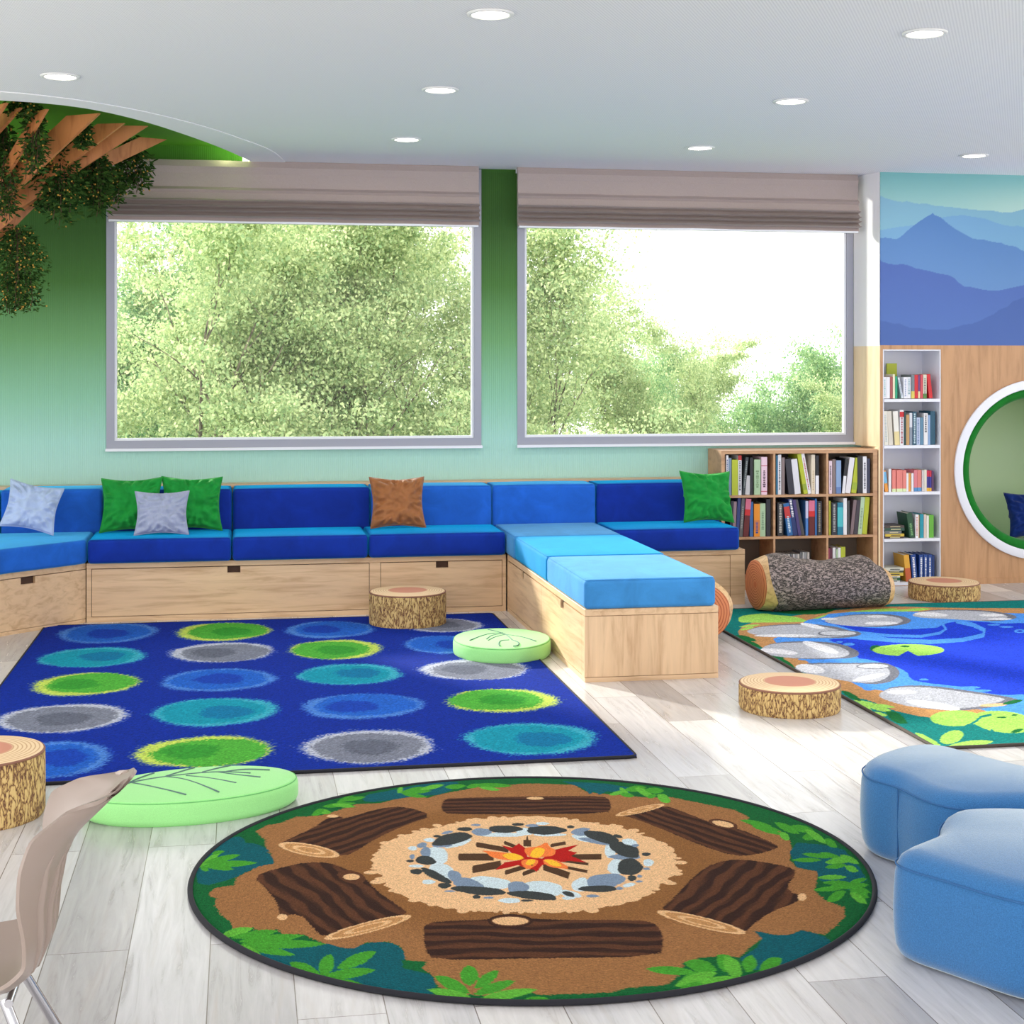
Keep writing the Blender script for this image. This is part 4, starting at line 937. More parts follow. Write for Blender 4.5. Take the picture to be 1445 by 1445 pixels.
def paint_pond(X, Y):
    TL=(6,122,118); BR=(192,142,92); LG=(160,214,96); DG=(16,104,52); WB=(78,148,236); DB=(26,62,206)
    cv = Canvas(X, Y, TL)
    def pl(p, c, sm=1): cv.poly(smooth_poly(cD(p), sm) if sm else cD(p), c)
    pl([(60,185),(110,130),(350,95),(600,62),(800,50),(1100,60),(1445,60),(2200,70),(2600,300),(2600,600),(1700,640),(1445,640),(1150,600),(870,570),(700,500),(640,490),(600,470),(560,455),(380,365),(250,285),(150,225)], BR)
    pl([(75,100),(150,88),(210,85),(240,92),(350,100),(420,125),(330,128),(100,130),(75,125)], LG)
    for l in ((75,150,180,140,5),(80,165,150,152,5),(420,118,560,85,9),(450,125,640,75,10),(500,110,700,70,9),(560,95,840,62,10),(640,85,930,68,8),(860,70,1000,64,6),(75,118,260,112,7),(230,118,360,106,7)): cv.poly(cD(lens(*l)), LG)
    pl([(210,72),(420,62),(560,62),(480,90),(330,90)], DG); cv.poly(cD(lens(60,190,165,218,10)), DG); cv.poly(cD(lens(225,290,300,300,8)), DG); cv.poly(cD(lens(270,300,345,345,10)), DG); cv.poly(cD(lens(80,205,190,250,9)), DG)
    pl([(380,130),(420,112),(470,110),(520,80),(900,75),(1445,85),(2100,100),(2300,300),(2200,560),(1600,590),(1445,580),(1330,560),(1250,552),(1100,500),(900,470),(680,445),(640,430),(520,360),(380,310),(400,280),(300,250),(240,215),(250,200),(400,170)], WB)
    pl([(500,208),(620,205),(700,215),(900,225),(640,170),(480,125),(470,118),(600,150),(1000,165),(1100,120),(1250,125),(1330,135),(1445,130),(2000,160),(2050,400),(1700,470),(1445,472),(1350,478),(1250,465),(1190,440),(1100,432),(950,415),(900,400),(880,360),(800,330),(700,305),(640,300),(660,270),(600,245),(540,225)], DB)
    cv.poly(cD(stroke([(520,140),(640,175),(800,192),(950,195),(1040,180),(1070,160),(1050,130),(1000,112)], 13)), WB)
    cv.poly(cD(stroke([(520,165),(650,200),(820,214),(1000,222),(1150,212),(1250,190),(1255,165),(1200,140),(1120,122)], 20)), WB)
    for e in ((605,233,28,7),(965,402,22,5),(1190,440,45,6),(1240,455,50,5),(1300,140,30,4),(1360,150,35,4),(1425,170,28,9),(560,222,16,4),(700,445,30,10),(290,208,40,10),(400,305,40,5)): cv.poly(cD(ell(*e)), WB)
    cv.poly(cD(ell(1425,170,14,4)), DB)
    stones = ([(110,165),(200,142),(400,132),(540,148),(600,165),(680,185),(600,203),(470,204),(300,202),(150,188)], [(180,262),(230,225),(400,216),(560,228),(650,262),(655,288),(600,303),(400,306),(250,292)],
              [(338,342),(420,320),(650,323),(780,318),(845,350),(850,385),(800,418),(700,427),(560,402),(400,370)], [(745,478),(790,440),(880,430),(1000,430),(1200,458),(1420,492),(1400,508),(1320,532),(1150,553),(950,542),(830,512)],
              [(475,118),(600,90),(800,86),(915,112),(880,140),(720,153),(560,142)], [(900,88),(1000,66),(1200,68),(1310,75),(1425,98),(1380,118),(1250,124),(1100,112),(950,107)],
              [(1600,70),(1750,60),(1900,80),(1850,110),(1680,112)], [(1700,500),(1850,470),(2000,500),(1950,560),(1780,570)])
    for k, s_ in enumerate(stones):
        q = cD(s_); cx_ = sum(p[0] for p in q)/len(q); cy_ = sum(p[1] for p in q)/len(q)
        cv.poly(smooth_poly(q, 2), (112,114,126))
        q2 = [((x-cx_)*.93+cx_-.03, (y-cy_)*.88+cy_-.0) for x, y in q]; cv.poly(smooth_poly(q2, 2), (180,182,192))
    for e in ((300,192,150,7,0),(430,145,60,9,.2),(270,268,90,12,.1),(470,248,90,16,.3),(420,350,70,20,.15),(700,392,80,12,-.2),(860,462,70,10,0),(1010,525,130,16,.15),(740,100,50,6,0),(760,132,80,8,0),(510,112,40,6,0),(1000,90,80,10,.05),(1290,93,60,7,0),(1330,112,60,5,0)):
        cv.poly(cD(ell(*e)), (226,226,232))
    cv.poly(cD(ell(560,181,105,15,0)), (112,114,126)); cv.poly(cD(ell(553,180,88,11,0)), (196,198,206))
    cv.poly(cD(ell(725,338,85,14,0)), (112,114,126)); cv.poly(cD(ell(722,338,72,11,0)), (196,198,206))
    cv.poly(cD(ell(1300,524,70,8,-.05)), (232,186,140))
    cv.poly(cD(ell(735,253,30,16)), DG); cv.poly(cD(ell(890,261,172,29)), LG); cv.poly(cD([(888,264),(832,295),(950,298)]), DB); cv.poly(cD(ell(875,243,24,4)), DG)
    # plants at the near edge
    for l in ((630,500,820,560,14),(690,520,830,535,8),(700,560,790,575,10),(650,520,720,560,12)): cv.poly(cD(lens(*l)), LG)
    cv.poly(cD(lens(570,455,665,505,12)), DG); cv.poly(cD(lens(780,555,885,612,22)), DG)
    pl([(870,575),(1000,590),(1445,600),(2300,560),(2400,760),(1060,770)], TL)
    cv.poly(cD(ell(1120,588,125,38,0)), LG); cv.poly(cD(ell(1350,605,155,52,.1)), LG); cv.poly(cD([(1290,640),(1250,668),(1330,668)]), TL); cv.poly(cD(stroke([(1160,630),(1210,605),(1240,580),(1290,570)], 11)), TL)
    cv.poly(cD(ell(1340,583,24,4)), DG); cv.poly(cD(ell(1400,572,14,4)), DG); cv.poly(cD(lens(1380,655,1445,640,8)), DG); cv.poly(cD(lens(1340,520,1445,500,9)), DG)
    for l in ((920,655,1060,735,14),(1060,730,1300,698,18)): cv.poly(cD(lens(*l)), LG)
    cv.poly(cD(ell(1098,678,58,30,-.3)), LG)
    return cv
rect_rug('pond_rug', 2.475, 5.2, 5.19, 8.34, .0062, paint_pond, 'pond rug with lily pads and grey stones on blue water, right side', simple('brown_rug_binding', rgb(74,66,60), .9))
#@@BOOKS
# ------------------------------------------------------------------ cube bookcase
bc = empty('cube_bookcase', (2.912, FY, 0), 0, 'oak cube bookcase with three rows of books below the right window', 'bookcase')
W_ = 1.018; D_ = .275; TZ = .862
MB().box(0, .022, 0, D_, 0, TZ-.022).build('side_panel', M['oak_case'], bc); MB().box(W_-.028, W_, 0, D_, 0, TZ-.022).build('side_panel', M['oak_case'], bc)
MB().box(0, W_, 0, D_, TZ-.022, TZ).build('top_panel', M['oak_case'], bc)
for xx in (.336, .682): MB().box(xx, xx+.013, .002, D_-.012, .06, TZ-.022).build('divider', M['oak_case'], bc)
for zz in (.312, .570): MB().box(.022, W_-.028, .001, D_-.012, zz, zz+.015).build('shelf', M['oak_case'], bc)
MB().box(.022, W_-.028, 0, D_-.012, .0, .06).build('bottom_panel', M['oak_case'], bc)
MB().box(.022, W_-.028, D_-.012, D_-.004, .06, TZ-.022).build('back_panel', simple('dark_back_board', rgb(110,98,88), .7), bc)

# ------------------------------------------------------------------ white shelf unit in the panelled wall
ws = empty('niche_shelf_unit', (3.967, FY, 0), 0, 'tall white shelf unit set in the oak panelled wall', 'shelf')
SW = .39; SD = .26
MB().box(0, SW, SD, SD+.012, .005, 1.488).build('back_panel', M['white'], ws)
for x in (0, SW-.008): MB().box(x, x+.008, .004, SD, .005, 1.488).build('side_panel', M['white'], ws)
MB().box(.008, SW-.008, .004, SD, 1.48, 1.488).build('top_panel', M['white'], ws)
SHZ = (.004, .279, .573, .866, 1.158)
for z in SHZ: MB().box(.008, SW-.008, -.002, SD, z, z+.018).build('shelf', M['white'], ws)

# ------------------------------------------------------------------ books
CN = {}
def cname(c):
    r, g, b_ = c; mx, mn = max(c), min(c)
    if mx < 62: return 'black'
    if mx-mn < 26: return 'white' if mx > 205 else ('grey' if mx > 110 else 'charcoal')
    if r > 200 and g > 195 and b_ > 150: return 'cream'
    if g > 150 and r > 150 and b_ < 110: return 'yellow' if r-g > 15 else 'lime green'
    if r == mx: return 'dark red' if r < 130 and g < 60 else ('orange' if g > 120 and b_ < 90 else ('pink' if b_ > 110 and r > 180 else ('tan' if g > 100 else ('red' if r > 130 else 'brown'))))
    if g == mx: return 'teal' if b_ > g*.8 and g < 190 else ('pale green' if mn > 110 else 'green')
    return 'pale blue' if mn > 120 else ('navy' if b_ < 120 else 'blue')
BK = 0
def book(x0, x1, h, z, yf, depth, color, where, lean=0.0, bands=(), title=None, group='books'):
    """upright book, spine to the front; lean = sideways offset of the top edge"""
    global BK; BK += 1
    w = x1-x0; t = .0018
    ang = math.asin(max(-.5, min(.5, lean/h))) if lean else 0
    o = empty('book', ((x0+x1)/2, yf+random.uniform(0,.006), z), 0, where, 'book', group)
    o.rotation_euler = (0, ang, 0)
    dz = abs(sin(ang))*w/2+.0005; o.location.z += dz
    h2 = h-dz if ang == 0 else (h-dz)/cos(ang)
    m = MB(); m.box(-w/2, w/2, 0, .003, 0, h2); m.box(-w/2, -w/2+t, .003, depth, 0, h2); m.box(w/2-t, w/2, .003, depth, 0, h2)
    m.build('cover', bookmat(color), o)
    MB().box(-w/2+t, w/2-t, .0035, depth-.004, .003, h2-.004).build('page_block', M['pages'], o)
    for (a, c, col_) in bands: MB().box(-w/2-.0002, w/2+.0002, -.0005, .004, h2*a, h2*c).build('spine_band', bookmat(col_), o)
    if title:
        a, c, col_ = title; k = 0; m = MB(); zz = h2*a
        while zz < h2*c:
            l = random.uniform(.004, .011); ww = w*random.uniform(.14, .24); m.box(-ww, ww, -.0007, .001, zz, min(zz+l, h2*c)); zz += l+.0035
        m.build('spine_title', bookmat(col_), o)
    return o
WH=(226,226,232); LIME=(176,186,44); BLK=(34,34,40); TAUPE=(128,112,112); PG=(168,196,160); NAVY=(28,46,96); TXT=(60,60,76)
ROWN = ('top', 'middle', 'bottom'); COLN = ('left', 'centre', 'right')
def place_row(specs, conv, zshelf, yf, depth, place, group, minz=None):
    cnt = {}
    for s in specs:
        c = s[5]; cnt[cname(c)] = cnt.get(cname(c), 0)+1
    seen = {}; 
    for n_, s in enumerate(specs):
        # s = (bottom-left u, bottom-right u, top-left u, top-right u, top v, colour, bands, title)
        bl, br, tl, tr, tv, c = s[:6]; bands = s[6] if len(s) > 6 else (); title = s[7] if len(s) > 7 else None
        x0 = conv(bl, 0)[0]; x1 = conv(br, 0)[0]; xt = (conv(tl, 0)[0]+conv(tr, 0)[0])/2; zt = conv((tl+tr)/2, tv)[1]
        nm = cname(c); seen[nm] = seen.get(nm, 0)+1
        lean = xt-(x0+x1)/2
        if abs(lean) < .006: lean = 0
        st = ' leaning left' if lean < 0 else (' leaning right' if lean > 0 else '')
        ordn = ('', 'first', 'second', 'third', 'fourth', 'fifth', 'sixth', 'seventh', 'eighth')
        lab = '%s book%s, %s' % (nm, st, place) if cnt[nm] == 1 else '%s %s book from the left%s, %s' % (ordn[min(8, seen[nm])], nm, st, place)
        book(x0, x1, max(.06, zt-zshelf), zshelf, yf, depth, c, lab, lean, bands, title, group)
def cv1(x, y): return wall_pt(1000+x/9.631, 630+y/9.631, FY+.02)
def cv2(x, y): return wall_pt(1120+x/9.631, 630+y/9.631, FY+.02)
def cv3(x, y): return wall_pt(1240+x/9.03, 480+y/9.03, FY+.02)
def cv4(x, y): return wall_pt(1240+x/7.61, 640+y/7.61, FY+.02)
def u2(x): return x+1155.7   # second crop expressed in the first crop's scale
G1 = 'books in the oak cube bookcase'; G2 = 'books on the white niche shelves'
yb = FY+.012
tt = (.12,.85,TXT)
place_row([(234,262,234,262,120,WH,(),(.1,.9,(60,80,140))),(264,305,264,305,155,(112,134,160)),(312,392,312,392,180,LIME),(398,442,398,442,120,WH,((.88,1,(180,40,40)),),tt),
           (452,490,500,545,145,(52,60,66),(),(.2,.9,(140,150,150))),(495,555,520,572,395,(196,196,200)),(560,598,570,606,150,BLK),(618,704,618,704,178,PG,(),(.2,.7,(120,150,110))),(712,790,712,790,142,(226,196,212),((.76,.78,(190,80,100)),(.08,.1,(190,80,100))),(.2,.65,(90,60,80)))],
          cv1, .585, yb, .17, 'top left cube of the oak bookcase', G1)
place_row([(918,938,918,938,120,(46,120,160)),(941,984,941,984,112,WH,(),tt),(990,1028,992,1030,150,TAUPE),(1085,1162,1040,1108,170,(44,44,56)),(1168,1248,1112,1200,172,(214,214,222)),
           (u2(135),u2(188),u2(42),u2(95),100,LIME,((.1,.25,(140,160,50)),)),(u2(192),u2(234),u2(97),u2(140),98,WH,(),(.1,.9,(170,70,90))),(u2(240),u2(288),u2(238),u2(290),112,(222,210,190),(),(.1,.6,(190,170,130))),(u2(294),u2(336),u2(296),u2(338),122,BLK,((0,.48,WH),))],
          cv1, .585, yb, .17, 'top centre cube of the oak bookcase', G1)
place_row([(475,515,475,515,195,(222,200,212),(),tt),(524,568,526,570,175,TAUPE),(574,640,574,640,190,(130,158,198),((0,.2,(96,124,176)),)),(655,692,700,738,165,BLK,((0,.5,WH),)),(698,765,758,830,150,(222,220,226)),(778,846,843,906,155,LIME,((.1,.3,(150,170,50)),)),(862,930,880,932,135,(36,34,40)),(935,985,935,985,135,WH,(),tt),(992,1030,996,1030,165,(50,54,80))],
          cv2, .585, yb, .17, 'top right cube of the oak bookcase', G1)
place_row([(280,318,300,338,740,(30,32,48)),(322,362,345,375,748,(150,124,134)),(366,408,395,432,700,(40,54,116)),(413,458,440,500,705,(92,92,94),(),(.2,.8,(150,150,150))),(464,535,505,572,710,(96,16,22),((.72,1,(206,104,132)),(.56,.72,(196,28,32)))),(556,602,570,605,752,(44,96,160)),
           (614,692,614,692,780,(226,140,30),((.2,.5,(206,120,60)),),(.1,.45,(40,70,140))),(696,770,696,770,775,PG,(),(.2,.75,(120,150,120))),(782,840,786,840,715,(36,36,46))],
          cv1, .327, yb, .17, 'middle left cube of the oak bookcase', G1)
place_row([(935,1012,930,1000,765,BLK,(),(.1,.95,(190,186,180))),(1068,1142,1010,1082,772,(30,98,160),((.55,.9,(190,50,50)),),(.1,.6,(200,220,235))),(1150,1212,1086,1130,712,(22,44,104),(),(.5,.98,WH)),(1216,u2(100),1146,u2(10),722,(64,50,110)),(u2(108),u2(148),u2(20),u2(45),722,(66,64,66)),
           (u2(160),u2(194),u2(160),u2(194),740,(70,120,190),((.5,1,(190,190,220)),)),(u2(205),u2(284),u2(205),u2(284),735,(92,14,20),((.7,1,(210,110,140)),(.54,.7,(200,30,32)))),(u2(290),u2(310),u2(290),u2(310),710,(50,110,180)),(u2(318),u2(378),u2(318),u2(378),745,(30,34,50),(),(.1,.95,(150,140,120)))],
          cv1, .327, yb, .17, 'middle centre cube of the oak bookcase', G1)
place_row([(476,500,476,500,740,(164,170,40)),(512,584,512,584,765,(40,42,54),(),(.1,.95,(170,170,170))),(590,664,592,666,760,(22,116,146),((.25,.85,(70,180,190)),)),(670,716,670,716,702,WH),(726,756,726,756,735,(66,66,70)),(764,806,815,856,725,(120,100,106)),(812,864,862,910,730,(58,50,62)),(870,922,915,966,685,(176,202,170),(),(.15,.7,(130,150,130))),(928,990,972,1032,685,LIME)],
          cv2, .327, yb, .17, 'middle right cube of the oak bookcase', G1)
place_row([(478,500,478,500,1385,(150,60,90)),(503,536,503,536,1385,(92,40,60)),(545,585,545,585,1380,WH),(590,612,590,612,1400,PG),(616,650,616,650,1380,WH,((0,.6,(20,120,120)),)),(655,716,655,716,1370,LIME)],
          cv2, .062, yb+.02, .15, 'bottom right cube of the oak bookcase', G1)
sp_ = []
for k_ in range(15):
    a = 915+k_*33; sp_.append((a, a+27, a, a+27, 1475 if k_ < 11 else 1450, ((198,198,200),(150,152,156),(206,200,196),(110,112,118))[k_ % 4]))
place_row(sp_, cv1, .062, yb+.05, .14, 'row of thin magazines in the bottom centre cube', G1)
yw = FY+.02
place_row([(60,98,60,98,470,WH,(),(.1,.9,(150,190,190))),(102,145,102,145,470,WH),(148,180,148,180,466,(160,80,80)),(183,208,183,208,435,(226,220,190)),(211,240,211,240,462,(24,150,110)),(296,318,245,268,475,(206,214,224),(),(.1,.9,(110,120,140))),(322,366,322,366,472,WH,(),(.1,.9,(150,160,190))),(369,412,369,412,472,WH,(),(.2,.95,(120,160,170))),
           (418,456,418,456,440,(110,120,128),((0,.3,(206,190,90)),)),(460,503,460,503,442,(196,28,40)),(506,530,506,530,445,(110,60,120),((0,.3,(220,200,160)),)),(533,565,533,565,440,(196,70,84)),(569,612,569,612,438,(206,206,186),((0,.2,(80,130,60)),),tt),(646,690,615,656,435,(200,30,40))],
          cv3, 1.178, yw, .16, 'topmost white niche shelf', G2)
o = empty('book', (4.107, FY+.18, 1.178), 0, 'lime green book standing upright behind white books on the topmost niche shelf', 'book', G2)
MB().box(-.034, .034, 0, .003, 0, .222).box(-.034,.034,.012,.015,0,.222).box(-.034,-.031,.003,.012,0,.222).build('cover', bookmat(LIME), o); MB().box(-.031, .033, .0035, .0115, .003, .219).build('page_block', M['pages'], o)
place_row([(75,125,60,105,905,(222,218,206),(),(.1,.9,(180,190,190))),(130,185,110,160,905,(206,200,188)),(208,270,180,245,905,(224,222,214),((0,.4,(220,204,150)),)),(276,324,278,325,890,WH,((.8,.95,(196,30,40)),),(.05,.8,(150,50,60))),(328,350,328,350,908,(30,66,66)),(353,392,353,392,950,(186,146,94)),(396,430,398,430,928,(206,208,216),((0,.55,(130,140,156)),)),
           (434,485,436,486,912,(22,74,100),(),(.05,.95,(190,210,216))),(488,530,488,532,985,(180,192,216),(),(.05,.95,(110,130,170))),(533,574,533,574,985,(86,128,156)),(578,628,580,630,932,(222,220,222),(),(.4,.95,TXT)),(631,660,632,660,955,(130,160,200)),(664,722,664,722,906,(26,80,104))],
          cv3, .884, yw, .17, 'second white niche shelf from the top', G2)
PKG = ((0,.14,(206,220,170)),); 
place_row([(72,104,50,74,185,(226,150,60),((.4,.95,(110,176,214)),)),(108,134,114,142,167,(224,226,230)),(146,184,146,184,178,(222,128,120),PKG),(194,234,194,234,178,(222,128,120),PKG),(237,258,237,258,178,(222,128,120),PKG),(262,297,268,297,180,(222,128,120),PKG),(300,321,300,321,212,WH),(323,350,323,350,212,(216,150,70)),(353,375,353,375,212,WH),
           (380,414,380,414,178,(210,120,130),((0,.18,(70,130,180)),)),(418,462,418,462,178,(214,122,116),((0,.18,(80,140,190)),)),(465,486,465,486,180,(200,196,196)),(489,515,489,515,174,(216,210,196)),(518,541,518,541,180,(50,40,130),((.7,1,(196,30,70)),(0,.16,(226,170,40)))),(544,566,544,566,182,(44,40,136),((.7,1,(190,30,60)),(0,.16,(226,170,40)))),(570,592,570,592,186,(86,50,92))],
          cv4, .591, yw, .14, 'third white niche shelf from the top', G2)
place_row([(335,390,268,385,640,(24,72,46),(),(.1,.6,(120,170,110))),(395,428,398,428,656,WH,(),(.1,.9,(190,120,110))),(430,441,430,441,660,(190,150,70)),(444,482,446,482,652,(14,140,160)),(486,512,486,512,655,(206,190,180)),(515,540,516,540,668,(222,222,214)),(543,590,546,592,662,(96,170,50))],
          cv4, .297, yw, .15, 'fourth white niche shelf from the top', G2)
place_row([(300,356,262,335,1090,(214,160,50),((0,.5,(190,90,50)),)),(368,420,345,400,1086,(24,66,140),(),(.15,.9,WH)),(438,478,436,476,1086,(24,66,140),(),(.15,.9,WH)),(488,526,486,524,1086,(24,66,140),(),(.15,.9,WH)),(536,574,534,572,1086,(24,66,140),(),(.15,.9,WH)),(577,602,575,600,1092,(20,50,110))],
          cv4, .022, yw, .16, 'lowest white niche shelf', G2)
def flat_book(x0, x1, z0, z1, yf, d, c, label):
    o = empty('book', ((x0+x1)/2, yf, z0), 0, label, 'book', G2); w = (x1-x0)/2; h = z1-z0; t = .0018
    MB().box(-w, w, 0, .003, 0, h).box(-w, w, .003, d, 0, t).box(-w, w, .003, d, h-t, h).build('cover', bookmat(c), o)
    MB().box(-w+.003, w-.003, .0035, d-.003, t, h-t).build('page_block', M['pages'], o)
    MB().box(-w*.4, w*.6, -.0006, .002, h*.35, h*.65).build('spine_title', bookmat((200,190,150) if sum(c) < 400 else (60,60,60)), o)
z = .297
for x0, x1, h_, c, l in ((3.985,4.115,.012,(64,50,48),'thin dark brown book at the bottom of the flat pile, fourth niche shelf'), (3.992,4.118,.016,(206,178,60),'yellow book lying in the flat pile, fourth niche shelf'), (3.988,4.10,.019,(110,112,110),'grey book lying in the flat pile, fourth niche shelf'),
                      (3.99,4.12,.018,(36,72,60),'dark green book lying second from the top of the pile, fourth niche shelf'), (3.985,4.118,.014,(74,62,58),'dark brown book on top of the flat pile, fourth niche shelf')):
    flat_book(x0, x1, z, z+h_, yw, .15, c, l); z += h_+.0006
z = .022
for x0, x1, h_, c, l in ((3.99,4.09,.010,(206,206,204),'white book at the bottom of the flat pile, lowest niche shelf'), (3.985,4.092,.017,(20,84,56),'green book second from the bottom of the pile, lowest niche shelf'), (3.99,4.09,.010,(216,210,200),'thin cream book in the middle of the pile, lowest niche shelf'),
                      (3.99,4.112,.020,(214,186,70),'yellow book lying below the top of the pile, lowest niche shelf'), (3.985,4.11,.012,(80,84,74),'dark grey book under the pale top book, lowest niche shelf'), (3.985,4.115,.018,(206,206,192),'pale grey-green book on top of the pile, lowest niche shelf')):
    flat_book(x0, x1, z, z+h_, yw, .15, c, l); z += h_+.0006
#@@NOOK
# ------------------------------------------------------------------ round reading nook
nk = empty('reading_nook', (CX, FY, CZ), 0, 'round white rimmed reading nook with green padded edge, right edge of the photo', 'reading nook')
def revolve_y(prof, n=128):
    """profile of (radius, y) turned about the y axis"""
    vs = [(r*cos(2*pi*i/n), y, r*sin(2*pi*i/n)) for r, y in prof for i in range(n)]; K = len(prof)
    return MB().add(vs, [(k*n+i, k*n+(i+1) % n, (k+1)*n+(i+1) % n, (k+1)*n+i) for k in range(K-1) for i in range(n)])
revolve_y([(RO-.008,.01),(RO,.0),(RO,-.014),(RO-.006,-.018),(RO-.052,-.018),(RO-.056,-.012),(RO-.056,.03)]).build('white_rim', M['white'], nk, smooth='auto')
m_ = revolve_y([(RO-.056,.0),(RO-.060,-.008),(RO-.085,-.008),(RO-.104,.002),(RO-.114,.025),(RO-.118,.08),(RO-.118,.2),(RO-.10,.26),(RO-.075,.27)]); m_.build('green_padding', M['padding_green'], nk, smooth=True)
inn = revolve_y([(RO-.07,.25),(RO-.06,.34),(RO-.06,.62)]); n = 128
inn.add([((RO-.06)*cos(2*pi*i/n), .62, (RO-.06)*sin(2*pi*i/n)) for i in range(n)], [tuple(range(n))])
nko = inn.build('green_interior', M['nook'], nk, smooth='auto', fix=False)
for a in (178, 300): MB().tube([((RO-.088)*cos(radians(a)), .0, (RO-.088)*sin(radians(a))), ((RO-.105)*cos(radians(a)), .06, (RO-.105)*sin(radians(a)))], .003, 6).build('padding_seam', M['padding_green'], nk)
pillow('throw_pillow', .34, .30, .12, M['pillow_navy'], (5.06,FY+.15,.27), .3, -.1, -.02, 'navy blue pillow inside the round reading nook', 8, None)

# ------------------------------------------------------------------ moulded chair, lower left
ch = empty('plastic_chair', (-.345, 2.93, 0), 0, 'greige moulded plastic chair with chrome legs cut by the lower left corner', 'chair')
# facing -x: forward = -x, side = y
prof = [(.150,.640,.055),(.140,.630,.085),(.100,.590,.125),(.050,.545,.165),(.018,.49,.18),(.0,.42,.18),(-.005,.355,.175),(-.02,.305,.172),(-.06,.275,.175),(-.12,.265,.18),(-.2,.265,.185),(-.28,.275,.185),(-.33,.28,.175),(-.355,.27,.16)]
K = len(prof); nv_ = 28
def shell_pt(s, v):
    i = min(int(s), K-2); f = s-i; f2 = f
    a, c = prof[i], prof[i+1]; x = a[0]*(1-f2)+c[0]*f2; z = a[1]*(1-f2)+c[1]*f2; w = a[2]*(1-f2)+c[2]*f2
    back = max(0, 1-s/7.5)
    wrap = abs(v)**2.4
    return Vector((x-.075*wrap*min(1, back*1.6)*(1 if s > 1.5 else .35), w*v, z+.045*wrap*(1-back)-.03*wrap*(s < 3)*(3-s)/3))
def shell(mat, parent):
    me = bpy.data.meshes.new('seat_shell'); bm = bmesh.new(); S = 60; g = [[bm.verts.new(shell_pt((K-1)*i/S, -1+2*j/nv_)) for j in range(nv_+1)] for i in range(S+1)]
    for i in range(S):
        for j in range(nv_): bm.faces.new((g[i][j], g[i+1][j], g[i+1][j+1], g[i][j+1]))
    bmesh.ops.smooth_vert(bm, verts=bm.verts, factor=.5, use_axis_x=True, use_axis_y=True, use_axis_z=True)
    bmesh.ops.smooth_vert(bm, verts=bm.verts, factor=.5, use_axis_x=True, use_axis_y=True, use_axis_z=True)
    bmesh.ops.recalc_face_normals(bm, faces=bm.faces); bmesh.ops.solidify(bm, geom=bm.faces[:], thickness=.007); bm.to_mesh(me); bm.free()
    me.materials.append(mat); me.shade_smooth(); me.set_sharp_from_angle(angle=radians(55)); o = bpy.data.objects.new('seat_shell', me); COL.objects.link(o); o.parent = parent; return o
shell(M['shell'], ch)
for v in (-.62,-.3,0,.3,.62):
    m = MB(); pts = [shell_pt(s/4, v)+Vector((.003,0,0)) for s in range(12, 31)]
    m.tube(pts, [.001+.012*sin(pi*i/(len(pts)-1)) for i in range(len(pts))], 8).build('back_rib', M['shell'], ch, smooth=True)
for sx, sy in ((1,-1),(1,1),(-1,-1),(-1,1)):
    l = MB().tube([(-.16+sx*.09, sy*.085, .262), (-.16+sx*.205, sy*.165, .012)], .0095, 14).build('leg', M['chrome'], ch, smooth='auto')
    MB().tube([(-.16+sx*.203, sy*.1635, .02), (-.16+sx*.2065, sy*.166, .0)], .012, 12).build('rubber_foot', M['black'], l, smooth='auto')
for xx in (-.06, -.26): MB().tube([(xx,-.1,.259),(xx,.1,.259)], .008, 10).build('crossbar', M['chrome'], ch, smooth='auto')
#@@CANOPY
# ------------------------------------------------------------------ hanging wooden branches and vines
TX, TY = -1.62, 8.45
cn = empty('wooden_tree_canopy', (TX, TY, 0), 0, 'radiating pointed wooden boards hanging like branches in the green recess', 'ceiling sculpture')
def board(tip_uv, tipY, root_uv, rootY, wdt, th=.018):
    tx, tz = wall_pt(tip_uv[0], tip_uv[1], tipY); rx_, rz_ = wall_pt(root_uv[0], root_uv[1], rootY)
    tz = min(tz, CEIL+.095)
    T = Vector((tx, tipY, tz)); R_ = Vector((rx_, rootY, rz_)); d = (T-R_); hd = Vector((d.x, d.y, 0)); hl = hd.length; h_ = hd/hl; slope = d.z/hl
    up = wdt*sqrt(1+slope*slope)        # vertical thickness of the slanted board
    side = Vector((-h_.y, h_.x, 0))*th/2
    back = T-h_*(up/max(.15, slope))
    poly = [R_, T, back, R_+Vector((0,0,up))] if (back-R_).dot(h_) > 0 else [R_, T, R_+Vector((0,0,min(up, T.z-R_.z)))]
    n = len(poly); vs = [p+side for p in poly]+[p-side for p in poly]; off = Vector((TX, TY, 0))
    return MB().add([v-off for v in vs], [tuple(range(n)), tuple(range(n, 2*n))[::-1]]+[(i, n+i, n+(i+1) % n, (i+1) % n) for i in range(n)]).build('branch_board', M['slat'], cn)
for tip, tY, root, rY, w in (((141,160),7.95,(-20,310),8.35,.115), ((176,174),8.2,(60,262),8.35,.085), ((209,178),8.35,(20,300),8.4,.085), ((235,197),8.75,(40,290),8.45,.075), ((67,154),7.85,(-5,275),8.3,.07), ((30,152),7.8,(-30,220),8.25,.12),
                             ((120,225),8.7,(-25,345),8.45,.09), ((95,245),8.9,(-25,365),8.5,.06), ((10,145),7.6,(-60,250),8.2,.09), ((160,205),9.0,(-20,322),8.5,.06)):
    board(tip, tY, root, rY, w)
MB().tube([(0,0,1.6),(0,0,1.9),(0,0,2.695)], [.03,.10,.14], 14).build('central_post', M['slat'], cn)
